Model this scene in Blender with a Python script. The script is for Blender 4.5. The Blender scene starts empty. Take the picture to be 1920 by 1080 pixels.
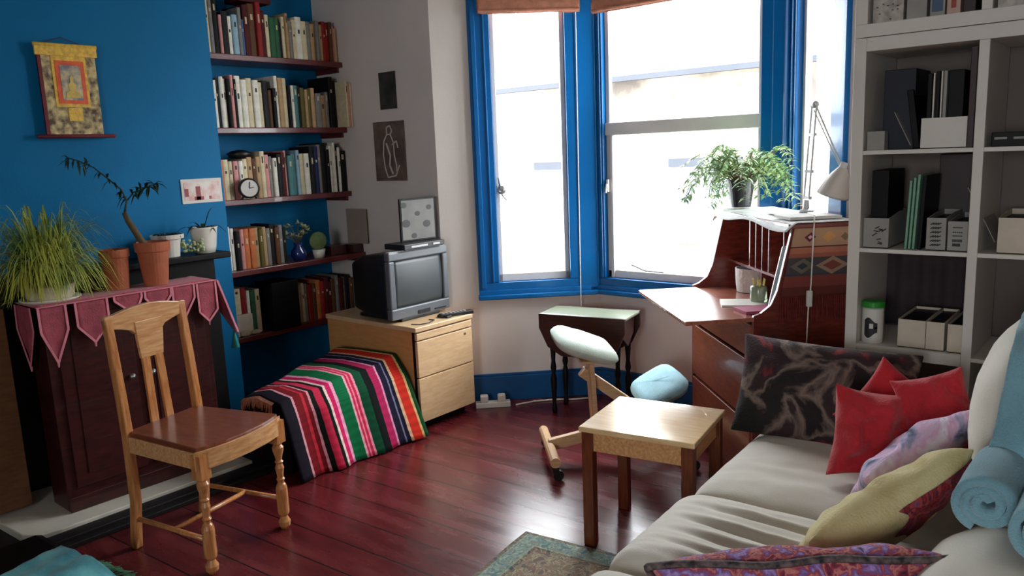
import bpy, bmesh, math, random
from mathutils import Vector, Matrix, noise
random.seed(7)
PI = math.pi
sc = bpy.context.scene
COL = sc.collection

# ------------------------------------------------------------------ camera
AZ, PITCH, ROLL, FPX, CH = .70336, .17149, -.03993, 1471.4, 1.45
fwd = Vector((-math.sin(AZ)*math.cos(PITCH), math.cos(AZ)*math.cos(PITCH), -math.sin(PITCH)))
rt0 = Vector((math.cos(AZ), math.sin(AZ), 0)); up0 = rt0.cross(fwd)
rt = rt0*math.cos(ROLL)+up0*math.sin(ROLL); upv = -rt0*math.sin(ROLL)+up0*math.cos(ROLL)
cam = bpy.data.cameras.new('camera'); cam.sensor_width = 36; cam.lens = FPX/1920*36; cam.clip_start = .02
co = bpy.data.objects.new('camera', cam); COL.objects.link(co)
co.matrix_world = Matrix(((rt.x, upv.x, -fwd.x, 0), (rt.y, upv.y, -fwd.y, 0), (rt.z, upv.z, -fwd.z, CH), (0, 0, 0, 1)))
sc.camera = co
# ------------------------------------------------------------------ light and exposure
sc.view_settings.view_transform = 'Standard'; sc.view_settings.look = 'None'
sc.view_settings.gamma = 1; sc.view_settings.use_curve_mapping = False
sc.view_settings.exposure = .42
SKY = 16.0
w = bpy.data.worlds.new('world'); sc.world = w; w.use_nodes = True
bg = w.node_tree.nodes['Background']; bg.inputs[0].default_value = (.93, .97, 1, 1); bg.inputs[1].default_value = SKY
cy = sc.cycles
cy.max_bounces = 9; cy.diffuse_bounces = 6; cy.glossy_bounces = 4; cy.transparent_max_bounces = 12
cy.sample_clamp_indirect = 8; cy.use_denoising = True; cy.caustics_reflective = False; cy.caustics_refractive = False

def portal(loc, rotz, sx, sz):          # tells the renderer where daylight enters, gives no light itself
    l = bpy.data.lights.new('window_daylight', 'AREA'); l.shape = 'RECTANGLE'; l.size = sx; l.size_y = sz
    l.cycles.is_portal = True
    o = bpy.data.objects.new('window_daylight', l); COL.objects.link(o)
    o.location = loc; o.rotation_euler = (PI/2, 0, rotz)
S45 = math.sqrt(.5)
portal((-2.87-.09, 3.47+.09, 1.5), PI/4+PI, .8, 1.8)
portal((-2.0, 3.93, 1.5), PI, 1.1, 1.8)
portal((-1.17+.09, 3.53+.09, 1.5), -PI/4+PI, .6, 1.8)
portal((.2, -2.62, 1.5), 0, 1.2, 1.2)  # portal of the added rear fill window

# ------------------------------------------------------------------ materials
def lin(c):
    return tuple(((x/255)/12.92 if x/255 <= .04045 else ((x/255+.055)/1.055)**2.4) for x in c)
MATS = {}
def mat(name, rgb, rough=.6, var=.12, scale=12, bump=0, bscale=60, metal=0, coat=0, stretch=None, rgb2=None, spec=.5, sheen=0, trans=0):
    if name in MATS: return MATS[name]
    m = bpy.data.materials.new(name); m.use_nodes = True; MATS[name] = m
    n = m.node_tree.nodes; l = m.node_tree.links; b = n['Principled BSDF']
    c = lin(rgb); c2 = lin(rgb2) if rgb2 else tuple(x*(1-var) for x in c)
    c1 = c if rgb2 else tuple(min(1, x*(1+var)) for x in c)
    tc = n.new('ShaderNodeTexCoord'); mp = n.new('ShaderNodeMapping'); l.new(tc.outputs['Object'], mp.inputs[0])
    if stretch: mp.inputs['Scale'].default_value = stretch
    ns = n.new('ShaderNodeTexNoise'); ns.inputs['Scale'].default_value = scale; ns.inputs['Detail'].default_value = 5
    l.new(mp.outputs[0], ns.inputs['Vector'])
    rp = n.new('ShaderNodeValToRGB'); rp.color_ramp.elements[0].position = .35; rp.color_ramp.elements[1].position = .65
    rp.color_ramp.elements[0].color = (*c2, 1); rp.color_ramp.elements[1].color = (*c1, 1)
    l.new(ns.outputs['Fac'], rp.inputs[0]); l.new(rp.outputs[0], b.inputs['Base Color'])
    b.inputs['Roughness'].default_value = rough; b.inputs['Metallic'].default_value = metal
    b.inputs['Specular IOR Level'].default_value = spec; b.inputs['Coat Weight'].default_value = coat
    b.inputs['Sheen Weight'].default_value = sheen
    if trans: b.inputs['Transmission Weight'].default_value = trans
    if bump:
        n2 = n.new('ShaderNodeTexNoise'); n2.inputs['Scale'].default_value = bscale; n2.inputs['Detail'].default_value = 3
        l.new(mp.outputs[0], n2.inputs['Vector'])
        bp = n.new('ShaderNodeBump'); bp.inputs['Strength'].default_value = bump; bp.inputs['Distance'].default_value = .01
        l.new(n2.outputs['Fac'], bp.inputs['Height']); l.new(bp.outputs[0], b.inputs['Normal'])
    return m
def wood(name, rgb, rgb2, rough=.35, st=(3, 40, 40), coat=.2):
    return mat(name, rgb, rough, scale=3, stretch=st, rgb2=rgb2, bump=.05, bscale=6, coat=coat)
def nodes_of(m): return m.node_tree.nodes, m.node_tree.links, m.node_tree.nodes['Principled BSDF']
def ramp(n, stops, const=True):
    r = n.new('ShaderNodeValToRGB'); e = r.color_ramp.elements
    r.color_ramp.interpolation = 'CONSTANT' if const else 'LINEAR'
    e[0].position = stops[0][0]; e[0].color = (*lin(stops[0][1]), 1)
    e[1].position = stops[1][0]; e[1].color = (*lin(stops[1][1]), 1)
    for p, c in stops[2:]:
        x = e.new(p); x.color = (*lin(c), 1)
    return r

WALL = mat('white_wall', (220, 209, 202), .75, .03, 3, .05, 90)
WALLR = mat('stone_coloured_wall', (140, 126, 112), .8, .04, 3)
BLUEWALL = mat('blue_wall', (0, 110, 162), .6, .05, 2, .08, 90, spec=.2)
BLUEGLOSS = mat('blue_gloss_paint', (0, 92, 156), .3, .05, 6, .03, 40, coat=.15, spec=.3)
BLUEDARK = mat('blue_skirting_paint', (10, 78, 132), .35, .06, 6)
CEIL = mat('ceiling_white', (206, 198, 190), .8, .02, 3)
SASH = mat('sash_grey_white', (205, 202, 200), .4, .04, 8)
SHELFRED = wood('dark_red_shelf_paint', (104, 34, 34), (80, 22, 24), .35)
WHITE = mat('white_board', (214, 208, 200), .5, .03, 5)
BLACK = mat('black_plastic', (16, 15, 17), .45, .15, 10)
BLACKW = mat('black_painted_wood', (12, 9, 10), .5, .2, 8, spec=.2)
TVGREY = mat('tv_grey_plastic', (92, 95, 100), .35, .05, 10)
OAK = wood('chair_oak', (200, 138, 84), (168, 104, 56), .3, (30, 30, 4))
OAKH = wood('chair_oak_rail', (218, 168, 118), (192, 134, 84), .3, (30, 4, 30))
SEATM = wood('chair_seat_brown', (126, 66, 42), (104, 52, 32), .3, (4, 14, 4), .15)
DARKOAK = wood('table_leg_brown', (120, 60, 30), (92, 40, 20), .35, (30, 30, 4))
PINE = wood('table_top_pine', (236, 204, 158), (220, 182, 132), .22, (3, 26, 20), .9)
BIRCH = wood('kneeling_chair_birch', (214, 178, 138), (196, 152, 110), .4)
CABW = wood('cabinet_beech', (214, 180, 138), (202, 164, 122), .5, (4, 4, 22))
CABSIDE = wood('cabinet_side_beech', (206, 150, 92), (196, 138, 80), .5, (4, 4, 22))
MAHOG = wood('bureau_mahogany', (124, 50, 38), (92, 32, 26), .3, (6, 6, 26), .4)
MAHOGF = wood('bureau_front_wood', (140, 74, 48), (118, 58, 38), .3, (6, 6, 26), .3)
MAHOGTOP = wood('bureau_flap_wood', (168, 104, 84), (140, 76, 60), .25, (4, 22, 10), .6)
MAROONW = wood('dark_maroon_wood', (64, 20, 20), (42, 12, 13), .35, (4, 4, 20), .3)
WALNUT = wood('dropleaf_walnut', (66, 36, 30), (44, 22, 19), .35)
GREENTOP = mat('dropleaf_green_grey_top', (118, 124, 104), .3, .08, 8, coat=.3)
SOFAC = mat('sofa_cream_cotton', (206, 199, 186), .85, .04, 6, .1, 220, sheen=.2)
STEEL = mat('steel', (170, 170, 172), .3, .05, 10, metal=.9)
GREYMET = mat('grey_painted_metal', (176, 176, 178), .4, .04, 10)
TERRA = mat('terracotta', (168, 92, 62), .8, .12, 14, .1)
POTW = mat('white_glazed_pot', (226, 222, 212), .3, .04, 6)
POTC = mat('cream_wicker_pot', (214, 204, 176), .7, .12, 30, .3, 80)
BLKPOT = mat('black_plant_pot', (26, 28, 32), .4, .1, 10)
SOIL = mat('soil', (40, 28, 20), .95, .3, 60, .5, 90)
TEALF = mat('blue_towel_cotton', (120, 164, 178), .9, .12, 9, .6, 240, sheen=.4)
KNEEF = mat('pale_green_seat_fabric', (200, 212, 200), .85, .05, 20, .3, 240)
KNEEB = mat('pale_blue_seat_fabric', (150, 190, 202), .85, .05, 20, .3, 240)
REDF = mat('red_cushion_cotton', (176, 26, 38), .85, .1, 8, .4, 160, sheen=.15)
BROWNP = wood('brown_panel', (112, 72, 40), (92, 56, 30), .55, (4, 4, 18), 0)
MARBLE = mat('pale_marble', (206, 200, 186), .35, .05, 5)
SLATE = mat('black_slate', (20, 17, 18), .5, .2, 8)
PAGES = mat('book_pages', (206, 196, 172), .9, .06, 90)

# ------------------------------------------------------------------ mesh helpers
class MB:
    def __init__(s): s.v = []; s.f = []; s.m = []; s.uv = {}
    def add(s, vs, fs, T=None, mi=0):
        k = len(s.v)
        s.v += [tuple(T @ Vector(p)) if T else tuple(p) for p in vs]
        s.f += [tuple(k+i for i in f) for f in fs]; s.m += [mi]*len(fs); return s
    def box(s, c, d, T=None, mi=0):
        x, y, z = c; a, b, e = d[0]/2, d[1]/2, d[2]/2
        vs = [(x+i*a, y+j*b, z+k*e) for k in (-1, 1) for j in (-1, 1) for i in (-1, 1)]
        return s.add(vs, [(0, 2, 3, 1), (4, 5, 7, 6), (0, 1, 5, 4), (2, 6, 7, 3), (0, 4, 6, 2), (1, 3, 7, 5)], T, mi)
    def b2(s, lo, hi, T=None, mi=0):
        return s.box([(lo[i]+hi[i])/2 for i in range(3)], [hi[i]-lo[i] for i in range(3)], T, mi)
    def prism(s, poly, z0, z1, T=None, mi=0):          # poly in xy, extruded along z
        n = len(poly)
        vs = [(p[0], p[1], z0) for p in poly]+[(p[0], p[1], z1) for p in poly]
        fs = [tuple(range(n-1, -1, -1)), tuple(range(n, 2*n))]+[(i, (i+1) % n, n+(i+1) % n, n+i) for i in range(n)]
        return s.add(vs, fs, T, mi)
    def lathe(s, prof, seg=20, T=None, mi=0, cap=True):   # prof: (r, z)
        vs = []; fs = []
        for r, z in prof:
            for k in range(seg):
                a = 2*PI*k/seg; vs.append((r*math.cos(a), r*math.sin(a), z))
        for i in range(len(prof)-1):
            for k in range(seg):
                k2 = (k+1) % seg; fs.append((i*seg+k, i*seg+k2, (i+1)*seg+k2, (i+1)*seg+k))
        if cap:
            fs.append(tuple(range(seg-1, -1, -1))); fs.append(tuple((len(prof)-1)*seg+k for k in range(seg)))
        return s.add(vs, fs, T, mi)
    def tube(s, pts, r, seg=8, T=None, mi=0):
        pts = [Vector(p) for p in pts]; rs = r if isinstance(r, (list, tuple)) else [r]*len(pts)
        vs = []; fs = []; u = None
        for i, p in enumerate(pts):
            d = (pts[min(i+1, len(pts)-1)]-pts[max(i-1, 0)]).normalized()
            if u is None: u = d.cross(Vector((0, 0, 1)) if abs(d.z) < .9 else Vector((1, 0, 0))).normalized()
            u = (u-d*u.dot(d)).normalized(); w_ = d.cross(u)
            for k in range(seg):
                a = 2*PI*k/seg; vs.append(p+(u*math.cos(a)+w_*math.sin(a))*rs[i])
        for i in range(len(pts)-1):
            for k in range(seg):
                k2 = (k+1) % seg; fs.append((i*seg+k, i*seg+k2, (i+1)*seg+k2, (i+1)*seg+k))
        fs.append(tuple(range(seg-1, -1, -1))); fs.append(tuple((len(pts)-1)*seg+k for k in range(seg)))
        return s.add(vs, fs, T, mi)
    def beam(s, a, b, w_, h_, up=(0, 0, 1), T=None, mi=0):   # rectangular bar from a to b
        a = Vector(a); b = Vector(b); d = (b-a).normalized(); r = d.cross(Vector(up)).normalized(); u = r.cross(d)
        vs = [p+r*i*w_/2+u*j*h_/2 for p in (a, b) for (i, j) in ((-1, -1), (1, -1), (1, 1), (-1, 1))]
        return s.add(vs, [(3, 2, 1, 0), (4, 5, 6, 7), (0, 1, 5, 4), (1, 2, 6, 5), (2, 3, 7, 6), (3, 0, 4, 7)], T, mi)
    def grid(s, fn, nu, nv, T=None, mi=0, uv=True, closeu=False):
        k = len(s.v); vs = []; fs = []
        for j in range(nv+1):
            for i in range(nu+1): vs.append(fn(i/nu, j/nv))
        for j in range(nv):
            for i in range(nu):
                a = j*(nu+1)+i; fs.append((a, a+1, a+nu+2, a+nu+1))
        s.add(vs, fs, T, mi)
        for j in range(nv+1):
            for i in range(nu+1): s.uv[k+j*(nu+1)+i] = (i/nu, j/nv)
        return s
    def build(s, name, m, parent=None, smooth=False, bevel=0, solid=0, sub=0, loc=None, rot=None):
        me = bpy.data.meshes.new(name); me.from_pydata([tuple(p) for p in s.v], [], s.f)
        ms = m if isinstance(m, (list, tuple)) else [m]
        for x in ms: me.materials.append(x)
        for i, p in enumerate(me.polygons):
            p.material_index = s.m[i]; p.use_smooth = smooth
        if s.uv:
            u = me.uv_layers.new(name='UVMap')
            for lp in me.loops: u.data[lp.index].uv = s.uv.get(lp.vertex_index, (0, 0))
        me.update()
        bm = bmesh.new(); bm.from_mesh(me); bmesh.ops.recalc_face_normals(bm, faces=bm.faces); bm.to_mesh(me); bm.free()
        o = bpy.data.objects.new(name, me); COL.objects.link(o)
        if parent: o.parent = parent
        if loc: o.location = loc
        if rot: o.rotation_euler = rot
        if solid:
            x = o.modifiers.new('solidify', 'SOLIDIFY'); x.thickness = solid; x.offset = 0
        if bevel:
            x = o.modifiers.new('bevel', 'BEVEL'); x.width = bevel; x.segments = 2; x.limit_method = 'ANGLE'; x.angle_limit = .7
        if sub:
            x = o.modifiers.new('subsurf', 'SUBSURF'); x.levels = sub; x.render_levels = sub
        if smooth and bevel: pass
        return o
def tag(o, label, cat, group=None, kind=None):
    if label: o['label'] = label
    if cat: o['category'] = cat
    if group: o['group'] = group
    if kind: o['kind'] = kind
    return o
def thing(name, label, cat, loc=(0, 0, 0), rz=0, group=None):
    o = bpy.data.objects.new(name, None); COL.objects.link(o); o.empty_display_size = .05
    o.location = loc; o.rotation_euler = (0, 0, rz); return tag(o, label, cat, group)
def struct(name, mb, m, parent=None, **k):
    o = mb.build(name, m, parent, **k)
    if not parent: o['kind'] = 'structure'
    return o
def TR(x, y, z, rz=0, rx=0, ry=0):
    return Matrix.Translation((x, y, z)) @ Matrix.Rotation(rz, 4, 'Z') @ Matrix.Rotation(ry, 4, 'Y') @ Matrix.Rotation(rx, 4, 'X')
def basis(c, x, y, z):
    return Matrix(((x[0], y[0], z[0], c[0]), (x[1], y[1], z[1], c[1]), (x[2], y[2], z[2], c[2]), (0, 0, 0, 1)))

# ------------------------------------------------------------------ room shell
Z1 = 2.75
FX0, FX1, FY0 = -4.22, 1.3, -2.6
m = mat('red_painted_floorboards', (120, 40, 44), .3)
n, l, b = nodes_of(m)
tc = n.new('ShaderNodeTexCoord'); sp = n.new('ShaderNodeSeparateXYZ'); l.new(tc.outputs['Object'], sp.inputs[0])
def mth(op, a, bb=None, n_=None, l_=None):
    x = n_.new('ShaderNodeMath'); x.operation = op
    for i, q in enumerate((a, bb)):
        if q is None: continue
        if isinstance(q, (int, float)): x.inputs[i].default_value = q
        else: l_.new(q, x.inputs[i])
    return x.outputs[0]
yy = mth('ADD', sp.outputs[1], mth('MULTIPLY', sp.outputs[0], -.07, n, l), n, l)
ys = mth('DIVIDE', yy, .155, n, l)
fr = mth('FRACT', ys, None, n, l); fl = mth('FLOOR', ys, None, n, l)
gap = mth('LESS_THAN', mth('ABSOLUTE', mth('SUBTRACT', fr, .5, n, l), None, n, l), .478, n, l)
wn = n.new('ShaderNodeTexWhiteNoise'); wn.noise_dimensions = '1D'; l.new(fl, wn.inputs['W'])
ns = n.new('ShaderNodeTexNoise'); ns.inputs['Scale'].default_value = 2.2; ns.inputs['Detail'].default_value = 7
mp = n.new('ShaderNodeMapping'); mp.inputs['Scale'].default_value = (1, 5, 1); l.new(tc.outputs['Object'], mp.inputs[0]); l.new(mp.outputs[0], ns.inputs['Vector'])
r = ramp(n, [(.3, (74, 20, 24)), (.55, (94, 29, 32)), (.75, (110, 44, 45))], False)
f2 = mth('ADD', ns.outputs['Fac'], mth('MULTIPLY', mth('SUBTRACT', wn.outputs[0], .5, n, l), .16, n, l), n, l)
l.new(f2, r.inputs[0])
mx = n.new('ShaderNodeMixRGB'); mx.inputs[1].default_value = (.012, .004, .004, 1); l.new(gap, mx.inputs[0]); l.new(r.outputs[0], mx.inputs[2])
l.new(mx.outputs[0], b.inputs['Base Color'])
rr = mth('ADD', mth('MULTIPLY', ns.outputs['Fac'], .24, n, l), .14, n, l); l.new(rr, b.inputs['Roughness'])
bp = n.new('ShaderNodeBump'); bp.inputs['Strength'].default_value = .35; bp.inputs['Distance'].default_value = .004
hh = mth('ADD', gap, mth('MULTIPLY', ns.outputs['Fac'], .5, n, l), n, l); l.new(hh, bp.inputs['Height']); l.new(bp.outputs[0], b.inputs['Normal'])
FLOORM = m
P0, P1, P2, P3 = (-3.19, 3.15), (-2.54, 3.80), (-1.44, 3.80), (-.94, 3.30)
floor_poly = [(FX0, FY0), (FX1, FY0), (FX1, 3.3), P3, P2, P1, P0, (FX0, 3.15)]
struct('floor', MB().prism(floor_poly, -.06, 0), FLOORM)
out = .06
ceil_poly = [(FX0-.2, FY0-.2), (FX1+.2, FY0-.2), (FX1+.2, 3.5), (-.85, 3.5), (-1.38, 3.98), (-2.6, 3.98), (-3.3, 3.3), (FX0-.2, 3.3)]
struct('ceiling', MB().prism(ceil_poly, Z1, Z1+.08), CEIL)
# left wall with alcove, chimney breast
struct('wall_left', MB().b2((FX0-.12, FY0-.12, -.06), (FX0, 3.15, Z1)), BLUEWALL)
struct('wall_chimney_breast', MB().b2((FX0, .35, 0), (-3.85, 2.22, Z1)), BLUEWALL)
struct('wall_alcove_end', MB().b2((FX0-.12, 3.15, -.06), (-3.19, 3.27, Z1)), WALL)
struct('wall_front_right', MB().b2((-.94, 3.30, -.06), (FX1+.12, 3.42, Z1)), mat('grey_brown_wall_shade', (112, 100, 94), .8, .05, 3))  # shade behind the bookcase put into the wall colour as grey-brown
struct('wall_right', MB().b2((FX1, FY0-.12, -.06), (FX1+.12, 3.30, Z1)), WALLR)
mb = MB(); mb.b2((FX0-.12, FY0-.12, -.06), (-.4, FY0, Z1)); mb.b2((.8, FY0-.12, -.06), (FX1, FY0, Z1))
mb.b2((-.4, FY0-.12, -.06), (.8, FY0, .9)); mb.b2((-.4, FY0-.12, 2.1), (.8, FY0, Z1))
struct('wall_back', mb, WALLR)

def frame_T(p, q):     # local x along wall p->q, local y outwards (away from the room), z up
    d = Vector((q[0]-p[0], q[1]-p[1])); L = d.length; d /= L
    return Matrix(((d.x, -d.y, 0, p[0]), (d.y, d.x, 0, p[1]), (0, 0, 1, 0), (0, 0, 0, 1))), L
ZS, ZT = .66, 2.42
GLASS = bpy.data.materials.new('window_glass'); GLASS.use_nodes = True
n = GLASS.node_tree.nodes; l = GLASS.node_tree.links; n.remove(n['Principled BSDF'])
tr = n.new('ShaderNodeBsdfTransparent'); gl = n.new('ShaderNodeBsdfGlossy'); gl.inputs['Roughness'].default_value = .02
tr.inputs[0].default_value = (.96, .97, .97, 1)
mxs = n.new('ShaderNodeMixShader'); frs = n.new('ShaderNodeFresnel'); frs.inputs[0].default_value = 1.45
geo = n.new('ShaderNodeNewGeometry'); sb_ = n.new('ShaderNodeMath'); sb_.operation = 'SUBTRACT'; sb_.inputs[0].default_value = 1; l.new(geo.outputs['Backfacing'], sb_.inputs[1])
ml_ = n.new('ShaderNodeMath'); ml_.operation = 'MULTIPLY'; l.new(frs.outputs[0], ml_.inputs[0]); l.new(sb_.outputs[0], ml_.inputs[1]); l.new(ml_.outputs[0], mxs.inputs[0]); l.new(tr.outputs[0], mxs.inputs[1]); l.new(gl.outputs[0], mxs.inputs[2])
l.new(mxs.outputs[0], n['Material Output'].inputs[0])
BLIND = mat('rust_brown_blind_fabric', (176, 116, 92), .85, .15, 20, .4, 160)

def bay_wall(nm, p, q, s0, s1, num, fl_, fr_, rail, mitre0, mitre1):
    T, L = frame_T(p, q)
    mb = MB()
    def slab(a, bq, z0, z1):     # wall piece with mitred ends
        e0 = out*math.tan(PI/8)*mitre0 if a == 0 else 0; e1 = out*math.tan(PI/8)*mitre1 if bq == L else 0
        mb.prism([(a, 0), (bq, 0), (bq+e1, out), (a-e0, out)], z0, z1, T)
    slab(0, L, -.06, ZS); slab(0, L, ZT, Z1)
    if s0 > 0: slab(0, s0, ZS, ZT)
    if s1 < L: slab(s1, L, ZS, ZT)
    struct('wall_'+nm, mb, WALL)
    e = bpy.data.objects.new('window_%d' % num, None); COL.objects.link(e); e['kind'] = 'structure'
    # outer blue casing
    c = MB(); D0 = -.022
    c.b2((s0-.03, D0, ZS-.02), (s1+.03, .055, ZS+.05), T); c.b2((s0-.03, D0, ZT-.05), (s1+.03, .055, ZT+.03), T)
    c.b2((s0-.03, D0, ZS+.05), (s0+fl_, .055, ZT-.05), T); c.b2((s1-fr_, D0, ZS+.05), (s1+.03, .055, ZT-.05), T)
    # stepped moulding
    c.b2((s0-.015, D0-.014, ZS+.02), (s0+.012, D0, ZT), T); c.b2((s0+fl_*.55, D0-.008, ZS+.05), (s0+fl_*.55+.012, D0, ZT), T)
    c.b2((s0-.03, D0-.014, ZS-.02), (s1+.03, D0, ZS+.008), T)
    c.build('window_casing', BLUEGLOSS, e, bevel=.006)
    g0, g1, h0, h1 = s0+fl_, s1-fr_, ZS+.05, ZT-.05
    s = MB(); w_ = .026; y0, y1 = .012, .045
    s.b2((g0, y0, h0), (g0+w_, y1, h1), T); s.b2((g1-w_, y0, h0), (g1, y1, h1), T)
    s.b2((g0, y0, h0), (g1, y1, h0+.045), T); s.b2((g0, y0, h1-.04), (g1, y1, h1), T)
    if rail: s.b2((g0, y0-.012, 1.52), (g1, y1, 1.59), T); s.b2((g0+w_, y0-.01, h0), (g0+w_+.02, y1-.01, 1.52), T)
    s.build('window_sash', SASH, e, bevel=.004)
    MB().b2((g0+.01, .028, h0+.01), (g1-.01, .031, h1-.01), T).build('window_glass', GLASS, e)
    return T, L, e
T1, L1, W1 = bay_wall('bay_left', P0, P1, .235, .83, 1, .09, .09, False, 0, 1)
T2, L2, W2 = bay_wall('bay_centre', P1, P2, .0, 1.10, 2, .05, .135, True, 1, 1)
T3, L3, W3 = bay_wall('bay_right', P2, P3, .03, .53, 3, .075, .085, False, 1, 0)
# corner posts
struct('trim_1', MB().prism([(.79, -.028), (.908, -.028), (.935, .05), (.79, .05)], ZS-.01, ZT+.03, T1), BLUEGLOSS, bevel=.008)
struct('trim_2', MB().prism([(1.02, -.03), (1.088, -.03), (1.115, .05), (1.02, .05)], ZS-.01, ZT+.03, T2), BLUEGLOSS, bevel=.008)
# sill ledge under casings
for i, (T, L, a) in enumerate(((T1, L1, .2), (T2, L2, 0), (T3, L3, 0))):
    struct('trim_%d' % (i+3), MB().b2((a, -.055, ZS-.045), (L, .0, ZS-.018), T), BLUEGLOSS, bevel=.006)
# skirting boards
for i, (T, L) in enumerate(((T1, L1), (T2, L2), (T3, L3))):
    mb = MB().b2((0, -.02, 0), (L, 0, .15), T); mb.b2((0, -.012, .15), (L, 0, .165), T)
    struct('baseboard_'+('bay_left', 'bay_centre', 'bay_right')[i], mb, BLUEDARK, bevel=.003)
struct('baseboard_alcove_end', MB().b2((-4.22, 3.13, 0), (-3.2, 3.15, .15)), BLUEDARK)
struct('baseboard_front_right', MB().b2((-.92, 3.28, 0), (1.3, 3.30, .15)), BLUEDARK)
# window fittings
mb = MB(); mb.tube([T1 @ Vector((.345, .0, 1.31)), T1 @ Vector((.352, -.01, 1.26))], .006); mb.lathe([(.0, -.004), (.022, -.004), (.026, 0), (.022, .004), (0, .004)], 18, T1 @ TR(.36, .0, 1.24, 0, PI/2))
mb.tube([T1 @ Vector((.36, .0, 1.215)), T1 @ Vector((.385, .0, 1.18))], .004)
mb.build('window_catch', STEEL, W1, smooth=True)
mb = MB(); mb.box((.068, .0, 1.24), (.012, .03, .07), T2); mb.tube([T2 @ Vector((.068, -.02, 1.25)), T2 @ Vector((.068, -.03, 1.2))], .006)
mb.build('window_catch', SASH, W2)
mb = MB(); mb.tube([T2 @ Vector((.30, .0, .765)), T2 @ Vector((.23, -.03, .80))], .005); mb.tube([T2 @ Vector((.30, .0, .765)), T2 @ Vector((.42, .0, .762))], .005)
mb.build('window_stay', GREYMET, W2)
# unseen rear window behind the camera, added for fill light
e = bpy.data.objects.new('window_4', None); COL.objects.link(e); e['kind'] = 'structure'
s = MB()
for a, bq in (((-.4, -2.7, .9), (-.35, -2.62, 2.1)), ((.75, -2.7, .9), (.8, -2.62, 2.1)), ((-.4, -2.7, .9), (.8, -2.62, .95)), ((-.4, -2.7, 2.05), (.8, -2.62, 2.1)), ((-.4, -2.7, 1.47), (.8, -2.62, 1.52))):
    s.b2(a, bq)
s.build('window_sash', SASH, e)
MB().b2((-.37, -2.67, .93), (.77, -2.665, 2.07)).build('window_glass', GLASS, e)

# blinds
def blind(T, s0, s1, zb, label, d=-.05):
    e = thing('roman_blind', label, 'blind', group='rust blinds at the top of the bay')
    def fn(u, v):
        z = zb+(ZT-.02-zb)*v; fold = .012*abs(math.sin(v*PI*3))
        return (s0+(s1-s0)*u, d-.015-fold+.002*noise.noise(Vector((u*9, v*4, zb))), z+.006*noise.noise(Vector((u*5, 3, zb))))
    MB().grid(fn, 30, 24, T).build('blind_fabric', BLIND, e, smooth=True, solid=.012)
    m_ = MB(); m_.b2((s0, d-.03, ZT-.03), (s1, d+.01, ZT+.01), T); m_.build('head_rail', WHITE, e)
    m_ = MB(); m_.tube([T @ Vector((s0+.005, d-.035, zb+.01)), T @ Vector((s1-.005, d-.035, zb+.01))], .008); m_.build('bottom_rail', BLIND, e)
    return e
blind(T1, .26, .82, 2.19, 'rust brown folded blind over the narrow left bay pane')
b2_ = blind(T2, .03, .97, 2.175, 'wide rust brown folded blind over the large centre pane')
mb = MB(); mb.tube([T1 @ Vector((.80, -.06, 2.2)), T1 @ Vector((.795, -.06, 1.4)), T1 @ Vector((.79, -.06, .55))], .0025)
tag(mb.build('blind_cord', WHITE), 'thin white blind cord hanging down beside the blue corner post', 'cord')

# ------------------------------------------------------------------ outdoors
GY = -3.2
OUTG = mat('pale_street_paving', (150, 148, 145), .9, .1, 2)
BRICKP = mat('pale_brick_house', (150, 136, 122), .9, rgb2=(84, 76, 70), scale=1.3)
ROOF = mat('slate_roof', (120, 122, 128), .8, .1, 3)
DGREY = mat('house_gutter_grey', (38, 41, 50), .7, .1, 3)
HEDGE = mat('garden_hedge', (112, 120, 84), .9, .25, 2)
WPANE = mat('house_window_dark', (90, 96, 104), .2, .1, 2)
struct('street_ground', MB().b2((-30, 4.2, GY-.1), (25, 40, GY)), OUTG)
h = thing('terraced_house', 'pale brick house across the street with a grey gutter line', 'house', (0, 0, 0))
mb = MB().b2((-17, 15, GY), (9, 20, 2.9)); mb.build('house_wall', BRICKP, h)
mb = MB(); mb.prism([(14.6, 2.9), (20.4, 2.9), (17.5, 5.2)], -17.3, 9.3, Matrix(((0, 0, 1, 0), (1, 0, 0, 0), (0, 1, 0, 0), (0, 0, 0, 1)))); mb.build('roof', ROOF, h)
MB().b2((-17.3, 14.5, 2.82), (9.3, 14.62, 2.93)).build('gutter', DGREY, h)
for x in (-14.5, -11, -7.4, -3.8, -.4, 3):
    for z in (-.5,):
        f_ = MB().b2((x-.65, 14.93, z-.1), (x+.65, 15.02, z+1.5)).build('house_window', WPANE, h)
        MB().b2((x-.8, 14.9, z+1.5), (x+.8, 15.01, z+1.68)).build('lintel', DGREY, f_)
mb = MB()
for i in range(70):
    x = -14+i*.3; mb.lathe([(.01, 0), (.4, .2), (.5, .7), (.35, 1.2+.3*noise.noise(Vector((i*.7, 0, 0)))), (.02, 1.5)], 9, TR(x, 11.5+.3*noise.noise(Vector((0, i, 0))), GY), cap=False)
tag(mb.build('garden_hedge', HEDGE, smooth=True), 'low green hedge outside in front of the house opposite', 'hedge')

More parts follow.
